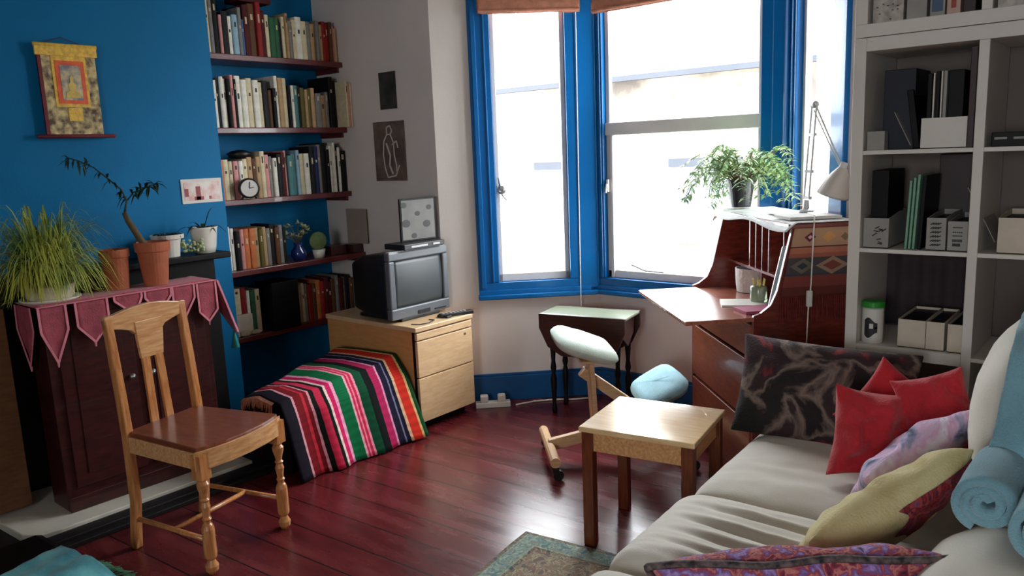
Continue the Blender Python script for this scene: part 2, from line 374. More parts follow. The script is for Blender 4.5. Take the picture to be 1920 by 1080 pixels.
# ------------------------------------------------------------------ cloth helpers
def cushion_mb(w_, h_, t, seed=0, pinch=.07, wr=.012, N=26):
    mb = MB()
    def mk(sign):
        def fn(u, v):
            a = 2*u-1; c = 2*v-1
            k = ((1-abs(a)**2.6)*(1-abs(c)**2.6))**.5 if abs(a) < 1 and abs(c) < 1 else 0
            x = w_/2*a*(1-pinch*(1-c*c)*1.0*abs(a)); y = h_/2*c*(1-pinch*(1-a*a)*abs(c))
            nz = noise.fractal(Vector((a*1.6+seed*7.1, c*1.6+sign*3, seed*2.3)), 1, 2, 3)
            z = sign*(t/2*k)*(1+.15*nz)+wr*nz*(.35+k)
            if abs(a) > .999 or abs(c) > .999: z = wr*noise.noise(Vector((a*2+seed, c*2, 1.7)))
            return (x, y, z)
        return fn
    mb.grid(mk(1), N, N); mb.grid(mk(-1), N, N)
    return mb
def cushion(name, label, m_, c, xdir, ydir, w_, h_, t, seed=0, pinch=.07, wr=.012, piping=None, cat='cushion', group=None):
    x = Vector(xdir).normalized(); z = x.cross(Vector(ydir)).normalized(); y = z.cross(x)
    o = cushion_mb(w_, h_, t, seed, pinch, wr).build(name, m_, smooth=True)
    bm = bmesh.new(); bm.from_mesh(o.data); bmesh.ops.remove_doubles(bm, verts=bm.verts, dist=.0008); bmesh.ops.recalc_face_normals(bm, faces=bm.faces); bm.to_mesh(o.data); bm.free()
    o.modifiers.new('subsurf', 'SUBSURF').render_levels = 1
    o.matrix_world = basis(c, x, y, z); tag(o, label, cat, group)
    if piping:
        pts = []
        for i in range(81):
            q = i/20.0; s_ = int(q) % 4; f = q-int(q)
            a, cc = [(2*f-1, -1), (1, 2*f-1), (1-2*f, 1), (-1, 1-2*f)][s_]
            pts.append((w_/2*a*(1-pinch*(1-cc*cc)*abs(a)), h_/2*cc*(1-pinch*(1-a*a)*abs(cc)), wr*noise.noise(Vector((a*2+seed, cc*2, 1.7)))))
        MB().tube(pts, .008, 6).build('piping', piping, o, smooth=True)
    return o

# ------------------------------------------------------------------ alcove shelves
SHZ = (2.03, 1.64, 1.25, .87, .48)
SHX = (-3.955, -3.955, -3.955, -3.86, -3.955)
SHN = ('top', 'second', 'third', 'fourth', 'lowest')
for i, (z, x1) in enumerate(zip(SHZ, SHX)):
    o = MB().b2((-4.22, 2.22, z-.032), (x1, 3.15, z)).build('alcove_shelf', SHELFRED, bevel=.004)
    tag(o, 'dark red painted alcove shelf, the %s one counted from the ceiling' % SHN[i], 'shelf', 'dark red shelves in the blue alcove')
    for yy_ in (2.228, 3.142):
        MB().b2((-4.21, yy_-.008, z-.06), (x1-.04, yy_+.008, z-.032)).build('shelf_batten', SHELFRED, o)

# ------------------------------------------------------------------ books
BC = dict(white=(226, 222, 208), cream=(208, 194, 158), tan=(176, 142, 98), grey=(122, 118, 114), black=(20, 18, 20), navy=(24, 34, 78),
          teal=(66, 118, 120), green=(44, 92, 62), red=(142, 34, 34), maroon=(74, 18, 22), brown=(94, 60, 38), orange=(196, 108, 58),
          pink=(204, 138, 134), blue=(48, 92, 150), lightblue=(140, 172, 188), olive=(96, 90, 44), yellow=(206, 174, 78), purple=(96, 50, 96))
def book_mat(cn):
    nm = 'book_cover_'+cn
    if nm in MATS: return MATS[nm]
    m = mat(nm, BC[cn], .55, .1, 30, spec=.2 if sum(BC[cn]) < 250 else .4)
    n, l, b = nodes_of(m)
    return m
BANDM = mat('spine_title_band', (190, 176, 140), .5, .2, 40); BANDD = mat('spine_title_band_dark', (40, 34, 34), .5, .2, 40)
def book_mb(th, dp, ht):      # spine faces +x; thickness along y; origin at spine bottom near edge
    mb = MB(); c = .0022
    mb.b2((-dp, 0, 0), (-.003, c, ht)); mb.b2((-dp, th-c, 0), (-.003, th, ht))
    mb.prism([(-.004, 0), (0, th*.15), (.0015, th*.5), (0, th*.85), (-.004, th)], 0, ht)
    mb.b2((-dp+.004, c, .004), (-.004, th-c, ht-.004), mi=1)
    k = random.random()
    if k < .75 and th > .012:
        z = ht*random.uniform(.55, .8); hb = ht*random.uniform(.05, .16)
        mb.prism([(-.001, th*.12), (.0022, th*.5), (-.001, th*.88)], z, z+hb, mi=2)
    return mb
ORD = ['first', 'second', 'third', 'fourth', 'fifth', 'sixth', 'seventh', 'eighth', 'ninth', 'tenth', 'eleventh', 'twelfth', 'thirteenth', 'fourteenth', 'fifteenth', 'sixteenth', 'seventeenth', 'eighteenth', 'nineteenth', 'twentieth']
ORD += ['twenty-'+x for x in ORD[:9]]+['thirtieth']+['thirty-'+x for x in ORD[:9]]+['fortieth']
SPECS = [
 # (colour, thickness cm, height cm)
 [('white',2,26),('black',1.6,27),('cream',1.6,27),('grey',1.8,28),('black',2.2,28),('pink',1.4,20),('black',2.8,22),('white',2,20),('lightblue',2.4,21),('grey',1.6,25),('blue',1.2,19),('maroon',2.6,27),('brown',3,28),('red',2.2,29),('maroon',2,25),('cream',1.8,23),('green',2.6,22),('green',2,22),('black',1.5,20),('cream',1.6,23),('tan',1.4,25),('grey',2,21),('cream',2.2,22),('white',3,24),('cream',2.4,22),('grey',2,22),('tan',2.2,21),('grey',1.8,23),('tan',1.8,21),('red',1.8,23),('red',1.6,22),('brown',1.6,23),('pink',1.6,21),('tan',1.5,20)],
 [('lightblue',1.4,26),('white',2.2,26),('white',2,25),('black',1.6,26),('white',1.8,27),('white',1.4,26),('black',1.4,26),('pink',1.4,28),('black',1.3,26),('white',2.6,28),('white',2.4,26),('cream',2.6,27),('white',2.6,26),('cream',2.2,25),('black',2.6,26),('brown',1.6,21),('black',1.6,22),('white',1.6,29),('tan',2.4,28),('cream',2.2,28),('black',1.4,24),('white',1.4,24),('teal',2.2,24),('black',1.4,24),('olive',2.2,23),('tan',1.5,22),('olive',1.6,22),('tan',2,23),('grey',3.2,20),('tan',2.6,19),('grey',1.8,21),('black',2.2,30),('black',2.2,28)],
 [('green',1.2,22),('tan',1.8,23),('orange',1.8,22),('cream',2.2,22),('cream',1.6,21),('pink',2,21),('white',1.6,21),('cream',1.8,22),('tan',2,23),('brown',1.6,22),('tan',1.8,23),('cream',1.8,26),('pink',1.8,24),('grey',1.5,23),('white',1.6,22),('black',1.8,24),('maroon',1.6,25),('pink',1.2,26),('teal',2.2,23),('teal',1.8,24),('lightblue',1.5,26),('cream',2,24),('white',2.2,24),('black',2.2,28),('navy',2,28),('grey',1.8,29),('black',2.4,30),('black',1.6,26),('white',1.2,28),('white',1.2,30),('black',1.2,28),('white',1.2,27),('black',3,25)],
 [('white',2.6,24),('white',1.6,23),('black',1.8,21),('pink',1.6,22),('orange',2.2,22),('orange',2.2,22),('tan',1.8,22),('olive',1.6,21),('tan',1.6,22),('grey',1.8,21),('black',2,23),('brown',1.8,21),('grey',1.8,22),('black',1.6,20)],
 [],
]
SPECS[4] = [('tan',1.8,23),('cream',1.6,24),('grey',2,23),('red',2.2,22),('brown',2,22),('orange',2.4,24),('red',2,23),('maroon',2.2,25),('maroon',2,22),('brown',2.2,23),('grey',1.8,25),('maroon',2.4,23),('grey',1.6,23),('black',2.2,24),('brown',2.2,22)]
def size_word(t, h_):
    return 'thick' if t >= 2.6 else ('tall' if h_ >= 27 else ('slim' if t <= 1.5 else ('short' if h_ <= 20 else '')))
def place_books(specs, y0, y1, z, xf, where, group, ordside='left', xjit=.02):
    tot = sum(s_[1] for s_ in specs)*.01; k = (y1-y0)/tot; y = y0
    n_ = len(specs)
    for i, (cn, t, h_) in enumerate(specs):
        th = t*.01*k; dp = min(.12+h_*.003, .21)
        mb = book_mb(th-.0012, dp, h_*.01)
        light = sum(BC[cn]) > 380
        o = mb.build('book', [book_mat(cn), PAGES, BANDD if light else BANDM])
        o.location = (xf-random.uniform(0, xjit), y+.0006, z)
        sw = size_word(t, h_); sw = sw+' ' if sw else ''
        if i < n_//2 or n_ < 8: pos = '%s from the left' % ORD[i] if i else 'leftmost'
        else: pos = '%s from the right' % ORD[n_-1-i] if i < n_-1 else 'rightmost'
        tag(o, '%s%s book, %s %s' % (sw, cn.replace('lightblue', 'light blue'), pos, where), 'book', group)
        y += th
place_books(SPECS[0], 2.228, 3.14, SHZ[0], -3.965, 'on the top alcove shelf', 'books on the top alcove shelf')
place_books(SPECS[1], 2.228, 3.10, SHZ[1], -3.965, 'on the second alcove shelf', 'books on the second alcove shelf')
place_books(SPECS[2], 2.228, 3.14, SHZ[2], -3.965, 'on the third alcove shelf', 'books on the third alcove shelf')
place_books(SPECS[3], 2.228, 2.62, SHZ[3], -3.90, 'in the row on the fourth alcove shelf', 'books on the fourth alcove shelf')
place_books(SPECS[4], 2.72, 3.14, SHZ[4], -3.99, 'in the row on the lowest alcove shelf', 'books on the lowest alcove shelf')
# large books projecting beyond the shelf end
for i, (cn, t, h_) in enumerate((('cream', 1.4, 27), ('pink', 1.2, 26), ('cream', 1.2, 26))):
    o = book_mb(t*.01, .20, h_*.01).build('book', [book_mat(cn), PAGES, BANDD])
    o.location = (-3.885+i*.0, 3.102+i*.0155, SHZ[1])
    tag(o, ['cream large book sticking out at the right end of the second alcove shelf', 'pink large book between two cream ones at the end of the second shelf', 'cream large book against the white wall on the second alcove shelf'][i], 'book', 'books on the second alcove shelf')
# flat stack on top of books
for i, (cn, t) in enumerate((('maroon', 2.4), ('brown', 1.8))):
    mb = MB(); mb.box((0, 0, t*.005), (.15, .2, t*.01)); o = mb.build('book', [book_mat(cn)], bevel=.002)
    o.location = (-4.06, 2.60, SHZ[0]+.2905+i*.0245); o.rotation_euler[2] = .1*i
    tag(o, '%s book lying flat on the tall books of the top alcove shelf' % cn, 'book', 'books on the top alcove shelf')
# clock
c = thing('alarm_clock', 'round black clock with a white dial in front of the third shelf books', 'clock', (-3.935, 2.42, SHZ[2]), -.35)
SPECR = Matrix.Rotation(PI/2, 4, 'Y')
MB().lathe([(.0, -.03), (.045, -.028), (.056, -.01), (.056, .02), (.050, .026), (.046, .02)], 28, TR(0, 0, .06) @ SPECR).build('clock_body', BLACK, c, smooth=True)
MB().lathe([(0, .0), (.046, .0)], 28, TR(.021, 0, .06) @ SPECR, cap=False).build('clock_face', WHITE, c)
mb = MB(); mb.beam((.023, 0, .06), (.023, .005, .095), .003, .002, (1, 0, 0)); mb.beam((.023, 0, .06), (.023, .024, .065), .004, .002, (1, 0, 0)); mb.build('clock_hands', BLACK, c)
for s_ in (-1, 1): MB().tube([(0, s_*.03, .022), (.0, s_*.042, 0)], .005).build('foot', BLACK, c)
# dark ornament above the books of third shelf
tag(MB().lathe([(0, 0), (.05, .005), (.07, .03), (.04, .045), (0, .05)], 18, TR(-4.03, 2.44, SHZ[2]+.222)).build('ornament_bowl', BLACK, smooth=True), 'dark upturned bowl resting on the books of the third alcove shelf', 'bowl')

# ------------------------------------------------------------------ plants
def leaf(mb, pts, wd, nrm=(0, 0, 1), T=None, mi=0, curl=.25):     # tapering strap leaf along pts
    pts = [Vector(p) for p in pts]; n_ = len(pts); vs = []; fs = []
    for i, p in enumerate(pts):
        d = (pts[min(i+1, n_-1)]-pts[max(i-1, 0)]).normalized(); s_ = d.cross(Vector(nrm))
        s_ = s_.normalized() if s_.length > .05 else Vector((1, 0, 0)); t = i/(n_-1)
        ww = wd*(min(1, .35+t*3)*(1-t**2.2)+.03); up = s_.cross(d)
        vs += [p-s_*ww/2+up*ww*curl, p, p+s_*ww/2+up*ww*curl]
    for i in range(n_-1):
        a = i*3; fs += [(a, a+1, a+4, a+3), (a+1, a+2, a+5, a+4)]
    return mb.add(vs, fs, T, mi)
def arc(base, az, L, rise, droop, k=9, wob=0):
    pts = []
    for i in range(k):
        t = i/(k-1); r_ = L*(t**.9)
        z = rise*math.sin(min(t*1.35, 1)*PI/2)*1.0-droop*t**2.3
        a = az+wob*t
        pts.append((base[0]+r_*math.cos(a), base[1]+r_*math.sin(a), base[2]+z))
    return pts
LEAFY = mat('grass_leaf_yellow_green', (190, 190, 70), .5, rgb2=(112, 140, 54), scale=5, sheen=.1)
LEAFT = mat('leaf_blue_green', (104, 158, 96), .5, rgb2=(50, 104, 72), scale=7)
LEAFD = mat('leaf_dark_green', (38, 66, 44), .45, rgb2=(20, 40, 30), scale=9)
LEAFL = mat('leaf_bright_green', (190, 212, 150), .4, rgb2=(96, 146, 90), scale=11)
STEMM = mat('plant_stem_brown', (92, 74, 48), .8, .2, 30)
PALE = mat('succulent_pale_green', (176, 190, 146), .6, .15, 40)
# grassy plant
p = thing('grass_plant', 'bushy yellow-green grassy plant in a cream pot on the red cloth', 'plant', (-3.50, 1.20, .925))
MB().lathe([(0, 0), (.07, 0), (.088, .02), (.094, .062), (.088, .066), (.080, .055), (0, .05)], 26).build('pot', POTC, p, smooth=True)
MB().lathe([(0, 0), (.088, 0), (.112, .012), (.112, .018), (.09, .012), (0, .009)], 30, TR(0, 0, -.004)).build('saucer', POTW, p, smooth=True)
mb = MB()
for i in range(760):
    a = random.uniform(0, 2*PI); q = random.random(); r_ = .055*math.sqrt(random.random())
    L = random.uniform(.07, .31)*(.65+.35*q); rise = random.uniform(.14, .33)*(1.15-.6*q); dr = random.uniform(.12, .34)*(.4+q)
    pts = arc((r_*math.cos(a), r_*math.sin(a), .08), a+random.uniform(-.5, .5), L, rise, dr, 9, random.uniform(-.5, .5))
    pts = [(x, y, max(z, .02 if math.hypot(x, y) > .12 else .05)) for x, y, z in pts]
    pts = [(max(x, -.33), y, z) for x, y, z in pts]
    leaf(mb, pts, random.uniform(.004, .0075))
for i in range(330):
    a = random.uniform(0, 2*PI); r0 = .05*random.random(); r1 = random.uniform(.075, .125); h1 = random.uniform(.10, .20); z2 = random.uniform(.015, .09)
    ca_, sa_ = math.cos(a), math.sin(a); q_ = [(r0, .06), (r0+.45*(r1-r0), h1), (r0+.8*(r1-r0), h1*.92), (r1, h1*.6+.03), (r1*1.05, z2+.03), (r1*1.06, z2)]
    leaf(mb, [(r_*ca_, r_*sa_, z_) for r_, z_ in q_], random.uniform(.004, .007))
mb.build('foliage', LEAFY, p, smooth=True)
# terracotta pot with a tall stem and arching frond
p = thing('orchid_cactus', 'tall bare-stemmed plant with an arching leafy top in a terracotta pot', 'plant', (-3.485, 1.635, .925))
mb = MB().lathe([(0, 0), (.050, 0), (.066, .150), (.073, .153), (.076, .193), (.068, .195), (.063, .165), (0, .16)], 28)
mb.build('pot', TERRA, p, smooth=False)
MB().lathe([(0, 0), (.063, 0)], 24, TR(0, 0, .166), cap=False).build('soil', SOIL, p)
st = [(-.01, -.02, .16), (-.022, -.045, .22), (-.035, -.075, .29), (-.045, -.085, .33)]
MB().tube(st, [.017, .015, .013, .010], 10).build('stem', STEMM, p, smooth=True)
fr_pts = [(-.045, -.085, .32), (-.05, -.065, .38), (-.055, -.08, .43), (-.07, -.12, .475), (-.09, -.17, .53), (-.11, -.22, .56), (-.12, -.26, .575)]
f_ = MB().tube(fr_pts, [.005, .005, .004, .004, .003, .003, .002], 6); f_.tube([fr_pts[1], (-.05, -.03, .415), (-.04, .03, .435), (-.03, .07, .45)], .003, 6)
f_ = f_.build('frond', LEAFD, p, smooth=True)
mb = MB()
for j in range(34):
    t = random.random(); k = t*(len(fr_pts)-2.01)+1; i = int(k); q = Vector(fr_pts[i]).lerp(Vector(fr_pts[i+1]), k-i)
    d = Vector((random.uniform(-.4, .6), random.uniform(-.9, .1), random.uniform(-.7, .35))).normalized()
    L = random.uniform(.03, .065); leaf(mb, [q, q+d*L*.5, q+d*L+Vector((0, 0, -.01))], .014)
for j in range(30):
    t = random.random(); q = Vector((-.05, -.05, .405)).lerp(Vector((-.03, .07, .45)), t)
    d = Vector((random.uniform(-.4, .7), random.uniform(-.6, .8), random.uniform(-.7, .5))).normalized()
    L = random.uniform(.035, .07); leaf(mb, [q, q+d*L*.5, q+d*L+Vector((0, 0, -.012))], .017)
mb.build('leaves', LEAFD, p, smooth=True)
# second smaller dark pot behind the terracotta one
p = thing('plant_pot', 'shaded brown pot behind and left of the terracotta pot', 'pot', (-3.53, 1.485, .925))
MB().lathe([(0, 0), (.045, 0), (.056, .14), (.062, .142), (.062, .175), (.056, .175), (.052, .14), (0, .135)], 24).build('pot_body', TERRA, p)
MB().lathe([(0, 0), (.052, 0)], 20, TR(0, 0, .142), cap=False).build('soil', SOIL, p)

# ------------------------------------------------------------------ fireplace
fp = thing('fireplace', 'black mantelpiece against the blue chimney breast with white pots on top', 'fireplace')
MB().b2((-3.85, .45, .985), (-3.615, 2.09, 1.015)).build('mantel_shelf', BLACKW, fp, bevel=.006)
MB().b2((-3.85, .52, .76), (-3.66, 2.02, .985)).build('frieze', BLACKW, fp, bevel=.004)
MB().b2((-3.85, 1.86, .045), (-3.65, 2.02, .76)).build('jamb', BLACKW, fp, bevel=.004)
MB().b2((-3.85, .52, .045), (-3.72, .68, .76)).build('jamb', BLACKW, fp, bevel=.004)
MB().b2((-3.84, .68, 0), (-3.80, 1.86, .76)).build('fireback', SLATE, fp)
tag(MB().b2((-3.66, .42, .06), (-3.60, 1.055, .905)).build('wood_panel', BROWNP, bevel=.003), 'plain brown wooden panel at the left edge beside the cloth-covered cabinet', 'panel')
he = thing('hearth', 'pale marble hearth strip with black edge under the dark cabinet', 'hearth')
mb = MB(); mb.prism([(-3.795, .9), (-3.36, .93), (-3.30, .97), (-3.285, 1.05), (-3.285, 1.90), (-3.795, 1.90)], 0.012, .045); mb.build('marble_slab', MARBLE, he, bevel=.004)
mb = MB(); mb.b2((-3.795, .40, 0), (-3.275, 2.0, .012)); mb.b2((-3.275, .4, 0), (-3.20, 2.0, .035)); mb.b2((-3.20, .4, 0), (-3.165, 2.0, .02)); mb.build('slate_border', SLATE, he, bevel=.003)

# ------------------------------------------------------------------ dark cabinet with the cloth
cb = thing('dark_cabinet', 'narrow dark maroon cabinet in front of the fireplace under a red cloth', 'cabinet')
MB().b2((-3.585, 1.13, .045), (-3.42, 1.83, .905)).build('cabinet_body', MAROONW, cb, bevel=.004)
MB().b2((-3.6, 1.11, .903), (-3.40, 1.85, .918)).build('cabinet_top', MAROONW, cb, bevel=.004)
MB().b2((-3.42, 1.13, .045), (-3.395, 1.83, .11)).build('plinth', MAROONW, cb, bevel=.004)
for y0 in (1.17, 1.50):
    d_ = MB(); d_.b2((-3.42, y0, .14), (-3.408, y0+.30, .86)); d_.b2((-3.408, y0+.05, .19), (-3.403, y0+.25, .81)); d_ = d_.build('door', MAROONW, cb, bevel=.003)
    MB().lathe([(0, 0), (.006, 0), (.006, .012), (.012, .016), (.012, .022), (0, .026)], 12, TR(-3.408, y0+(.27 if y0 < 1.3 else .03), .56) @ SPECR).build('knob', STEEL, d_, smooth=True)
CLOTHR = mat('sheer_red_table_cloth', (178, 52, 78), .7, .15, 25, .5, 200, sheen=.3)
CLOTHP = mat('cloth_pink_trim', (216, 128, 142), .7, .1, 25)
TASTEAL = mat('teal_tassel', (30, 130, 124), .8, .1, 20)
SHEER = mat('sheer_red_cloth_edge', (186, 84, 100), .7, .15, 25, .5, 200)
nb = SHEER.node_tree; prn = nb.nodes['Principled BSDF']; prn.inputs['Alpha'].default_value = .64
cl = thing('table_cloth', 'crimson fringed cloth with pointed pink-edged flaps over the dark cabinet', 'cloth')
mb = MB()
mb.grid(lambda u, v: (-3.60+.215*u, 1.10+.76*v, .9215+.0015*math.sin(v*30)*u), 6, 30); mb.build('cloth_top', CLOTHR, cl, smooth=True, solid=.003)
def flap(yc, w_, zt, dz, tip, x, par, front=True, tilt=0):
    # pentagon flap hanging: local a across, b down
    pts = [(-w_/2, 0), (w_/2, 0), (w_/2, -dz), (tilt, -dz-tip), (-w_/2, -dz)]
    def P(a, bq, off=0):
        wv = .006*math.sin(a*60+yc*9)*(-bq/.2)
        return (x+off+wv, yc+a, zt+bq) if front else (yc+a, x-off-wv, zt+bq)
    g = MB(); N_ = 6
    vs = []; fs = []
    rows = 8
    for j in range(rows+1):
        t = j/rows; z = -(dz+tip)*t
        if -z <= dz: h0, h1 = -w_/2, w_/2
        else:
            q = (-z-dz)/tip; h0 = -w_/2+(tilt+w_/2)*q; h1 = w_/2+(tilt-w_/2)*q
        for i in range(N_+1): vs.append(P(h0+(h1-h0)*i/N_, z))
    for j in range(rows):
        for i in range(N_): a = j*(N_+1)+i; fs.append((a, a+1, a+N_+2, a+N_+1))
    o = g.add(vs, fs).build('flap', SHEER, par, smooth=True, solid=.002)
    g = MB(); seq = [P(pts[i][0], pts[i][1], .003) for i in (1, 2, 3, 4, 0)]
    for a, bq in zip(seq[:-1], seq[1:]): g.beam(a, bq, .009, .003, (1, 0, 0) if front else (0, 1, 0))
    g.build('flap_trim', CLOTHP, o)
    g = MB(); tp = P(tilt, -dz-tip); g.tube([tp, (tp[0], tp[1], tp[2]-.02)], [.006, .003], 6); g.build('tassel', CLOTHP, o)
    return o
XF = -3.378
flap(1.155, .10, .918, .10, .13, XF, cl); flap(1.305, .125, .918, .10, .075, XF, cl); flap(1.455, .115, .918, .02, .07, XF, cl, tilt=.02)
flap(1.585, .115, .918, .03, .075, XF, cl); flap(1.70, .10, .918, .06, .09, XF, cl, tilt=-.01); flap(1.81, .09, .915, .13, .05, XF, cl)
g = MB(); g.beam((XF, 1.10, .920), (XF, 1.86, .920), .014, .004, (0, 0, 1)); g.build('edge_trim', CLOTHP, cl)
flap(-3.50, .16, .918, .10, .15, 1.093, cl, front=False)
# right hand drooping corner with teal tassel
g = MB(); g.grid(lambda u, v: (-3.47+.09*u+.02*v, 1.865+.045*v+.02*u*v, .918-(.17+.10*u)*v), 6, 8); g = g.build('flap', CLOTHR, cl, smooth=True, solid=.003)
h_ = MB(); h_.beam((-3.378, 1.868, .917), (-3.355, 1.935, .66), .009, .004, (1, 0, 0)); h_.build('flap_trim', CLOTHP, g)
h_ = MB(); h_.lathe([(.003, .08), (.008, .06), (.02, .0), (.0, 0)], 10, TR(-3.375, 1.925, .585)); h_.build('tassel', TASTEAL, g, smooth=True)

# ------------------------------------------------------------------ mantel plants
p = thing('succulent_pot', 'small white pot with a trailing pale succulent on the black mantel', 'plant', (-3.715, 1.82, 1.015))
MB().lathe([(0, 0), (.05, 0), (.06, .085), (.075, .088), (.077, .108), (.068, .108), (.06, .09), (0, .09)], 24).build('pot', POTW, p, smooth=False)
mb = MB()
for i in range(30):
    a = random.uniform(0, 2*PI); pts = arc((.02*math.cos(a), .02*math.sin(a), .09), a, random.uniform(.03, .07), .03, .03, 5)
    leaf(mb, pts, .012)
mb.build('leaves', LEAFD, p, smooth=True)
mb = MB()
for j in range(7):
    y_ = .06+.012*j; top = Vector((.03+.006*j, y_, .07-.01*(j % 3)))
    for k in range(7):
        q = top+Vector((.006*random.uniform(-1, 1), .014*random.uniform(-1, 1), -.010*k))
        if q.z > .012: mb.lathe([(0, -.008), (.008, -.003), (.008, .004), (0, .008)], 6, TR(*q), cap=False)
mb.build('trailing_stems', PALE, p, smooth=True)
p = thing('orchid_pot', 'white glazed pot with dark strap-leaved orchid at the mantel end', 'plant', (-3.70, 2.0, 1.015))
MB().lathe([(0, 0), (.048, 0), (.055, .03), (.066, .118), (.070, .128), (.062, .128), (.055, .10), (0, .10)], 26).build('pot', POTW, p, smooth=True)
mb = MB()
for a, L, r_, d_, w_ in ((1.25, .075, .12, .0, .026), (1.5, .12, .05, .065, .026), (-1.9, .14, .05, .055, .026), (-1.3, .11, .06, .07, .024), (.2, .09, .05, .05, .026), (2.6, .07, .05, .02, .024), (-1.6, .07, .06, .01, .024)):
    leaf(mb, arc((0, 0, .10), a, L, r_, d_, 8), w_, curl=.1)
mb.build('leaves', LEAFD, p, smooth=True)

# ------------------------------------------------------------------ wall things
GOLD = mat('gold_brocade', (250, 196, 84), .55, .2, 60, .3, 120)
DARKBRO = mat('dark_brocade', (96, 74, 66), .7, rgb2=(226, 206, 150), scale=34)
REDSILK = mat('orange_red_silk', (236, 104, 66), .6, .12, 30)
THPAINT = mat('thangka_painting_field', (130, 132, 150), .7, rgb2=(226, 208, 160), scale=28)
THFIG = mat('thangka_yellow_figure', (222, 194, 104), .6, .15, 30)
THRED = mat('maroon_silk', (110, 30, 42), .6, .1, 20)
th = thing('wall_hanging', 'small gold and red brocade hanging scroll on the blue wall', 'wall hanging')
def hx(y, z, y2, z2, d0, d1, m_, nm, par=th):
    return MB().b2((-3.85+d0, y, z), (-3.85+d1, y2, z2)).build(nm, m_, par)
hx(1.385, 1.60, 1.628, 1.985, .03, .036, DARKBRO, 'brocade_back')
hx(1.378, 1.945, 1.635, 1.992, .036, .046, GOLD, 'top_band')
hx(1.44, 1.725, 1.585, 1.955, .036, .040, GOLD, 'gold_border')
hx(1.452, 1.740, 1.573, 1.925, .040, .043, REDSILK, 'silk_border')
pn = hx(1.470, 1.755, 1.555, 1.905, .043, .045, THPAINT, 'painted_panel')
fg = MB(); Tf = basis((-3.803, 1.5125, 1.80), (0, 1, 0), (0, 0, 1), (1, 0, 0))
fg.prism([(-.030, -.035), (.030, -.035), (.026, -.012), (.012, -.004), (.016, .022), (.006, .034), (.008, .052), (0, .064), (-.008, .052), (-.006, .034), (-.016, .022), (-.012, -.004), (-.026, -.012)], -.001, .0015, Tf)
fg.build('seated_figure', THFIG, pn)
hx(1.487, 1.665, 1.545, 1.722, .036, .041, GOLD, 'gold_patch')
for y_ in (1.372, ): MB().tube([(-3.81, 1.375, 1.990), (-3.81, 1.638, 1.990)], .009, 8).build('upper_rod', GOLD, th, smooth=True)
MB().tube([(-3.81, 1.345, 1.597), (-3.81, 1.675, 1.597)], .009, 8).build('lower_rod', THRED, th, smooth=True)
MB().b2((-3.822, 1.385, 1.598), (-3.81, 1.40, 1.985)).build('side_trim', THRED, th)
tag(MB().tube([(-3.835, 1.40, 1.992), (-3.845, 1.505, 2.03), (-3.835, 1.61, 1.992)], .0015, 5).build('hanging_cord', THRED, th), None, None)
CARDP = mat('photo_card_pink', (214, 160, 150), .5, rgb2=(230, 220, 212), scale=22)
CARDR = mat('photo_card_red', (150, 50, 54), .5, .2, 40)
pc = thing('photo_card', 'white-bordered photo card on the blue wall above the orchid', 'card')
MB().b2((-3.85, 1.985, 1.255), (-3.844, 2.205, 1.378)).build('card', WHITE, pc)
MB().b2((-3.844, 1.998, 1.27), (-3.8425, 2.192, 1.362)).build('picture_area', CARDP, pc)
mb = MB(); mb.b2((-3.8425, 2.06, 1.272), (-3.8415, 2.085, 1.34)); mb.b2((-3.8425, 2.05, 1.27), (-3.8415, 2.10, 1.288)); mb.build('printed_figure', CARDR, pc)
for q_ in (((-3.8425, 2.13, 1.272), (-3.8415, 2.142, 1.288)), ((-3.8425, 2.0, 1.29), (-3.8415, 2.02, 1.33))): MB().b2(*q_).build('printed_spot', CARDR, pc)
P1M = mat('dark_postcard_green', (24, 30, 28), .4, rgb2=(60, 58, 52), scale=18)
o = MB().b2((-3.625, 3.142, 1.725), (-3.485, 3.149, 1.935)).build('postcard', P1M)
tag(o, 'small dark postcard stuck on the white wall, the upper of two', 'postcard')
P2M = mat('brown_drawing_ground', (120, 100, 88), .6, rgb2=(84, 68, 62), scale=12)
LINEW = mat('pale_drawn_lines', (206, 192, 184), .6, .05, 20)
e = thing('drawing_print', 'brown print with pale outlined standing figure below the dark postcard', 'picture')
MB().b2((-3.70, 3.140, 1.31), (-3.435, 3.149, 1.655)).build('print_sheet', P2M, e)
mb = MB()
def line2(pts, r_=.005):
    pts = [(-3.57+a, 3.138, 1.48+bq) for a, bq in pts]
    for a, bq in zip(pts[:-1], pts[1:]): mb.beam(a, bq, r_*1.6, .002, (0, 1, 0))
line2([(-.01, .14), (.02, .15), (.035, .12), (.02, .10), (-.01, .10), (-.01, .14)])
line2([(-.01, .10), (-.04, .06), (-.05, -.02), (-.04, -.10), (-.02, -.15), (.05, -.14), (.085, -.08)])
line2([(.02, .10), (.045, .05), (.045, -.02), (.06, -.08), (.06, -.13)])
line2([(-.02, .05), (.01, -.02), (.0, -.08), (.025, -.13)], .007); line2([(.03, .04), (.07, .06), (.08, .02)])
mb.build('drawn_figure', LINEW, e)

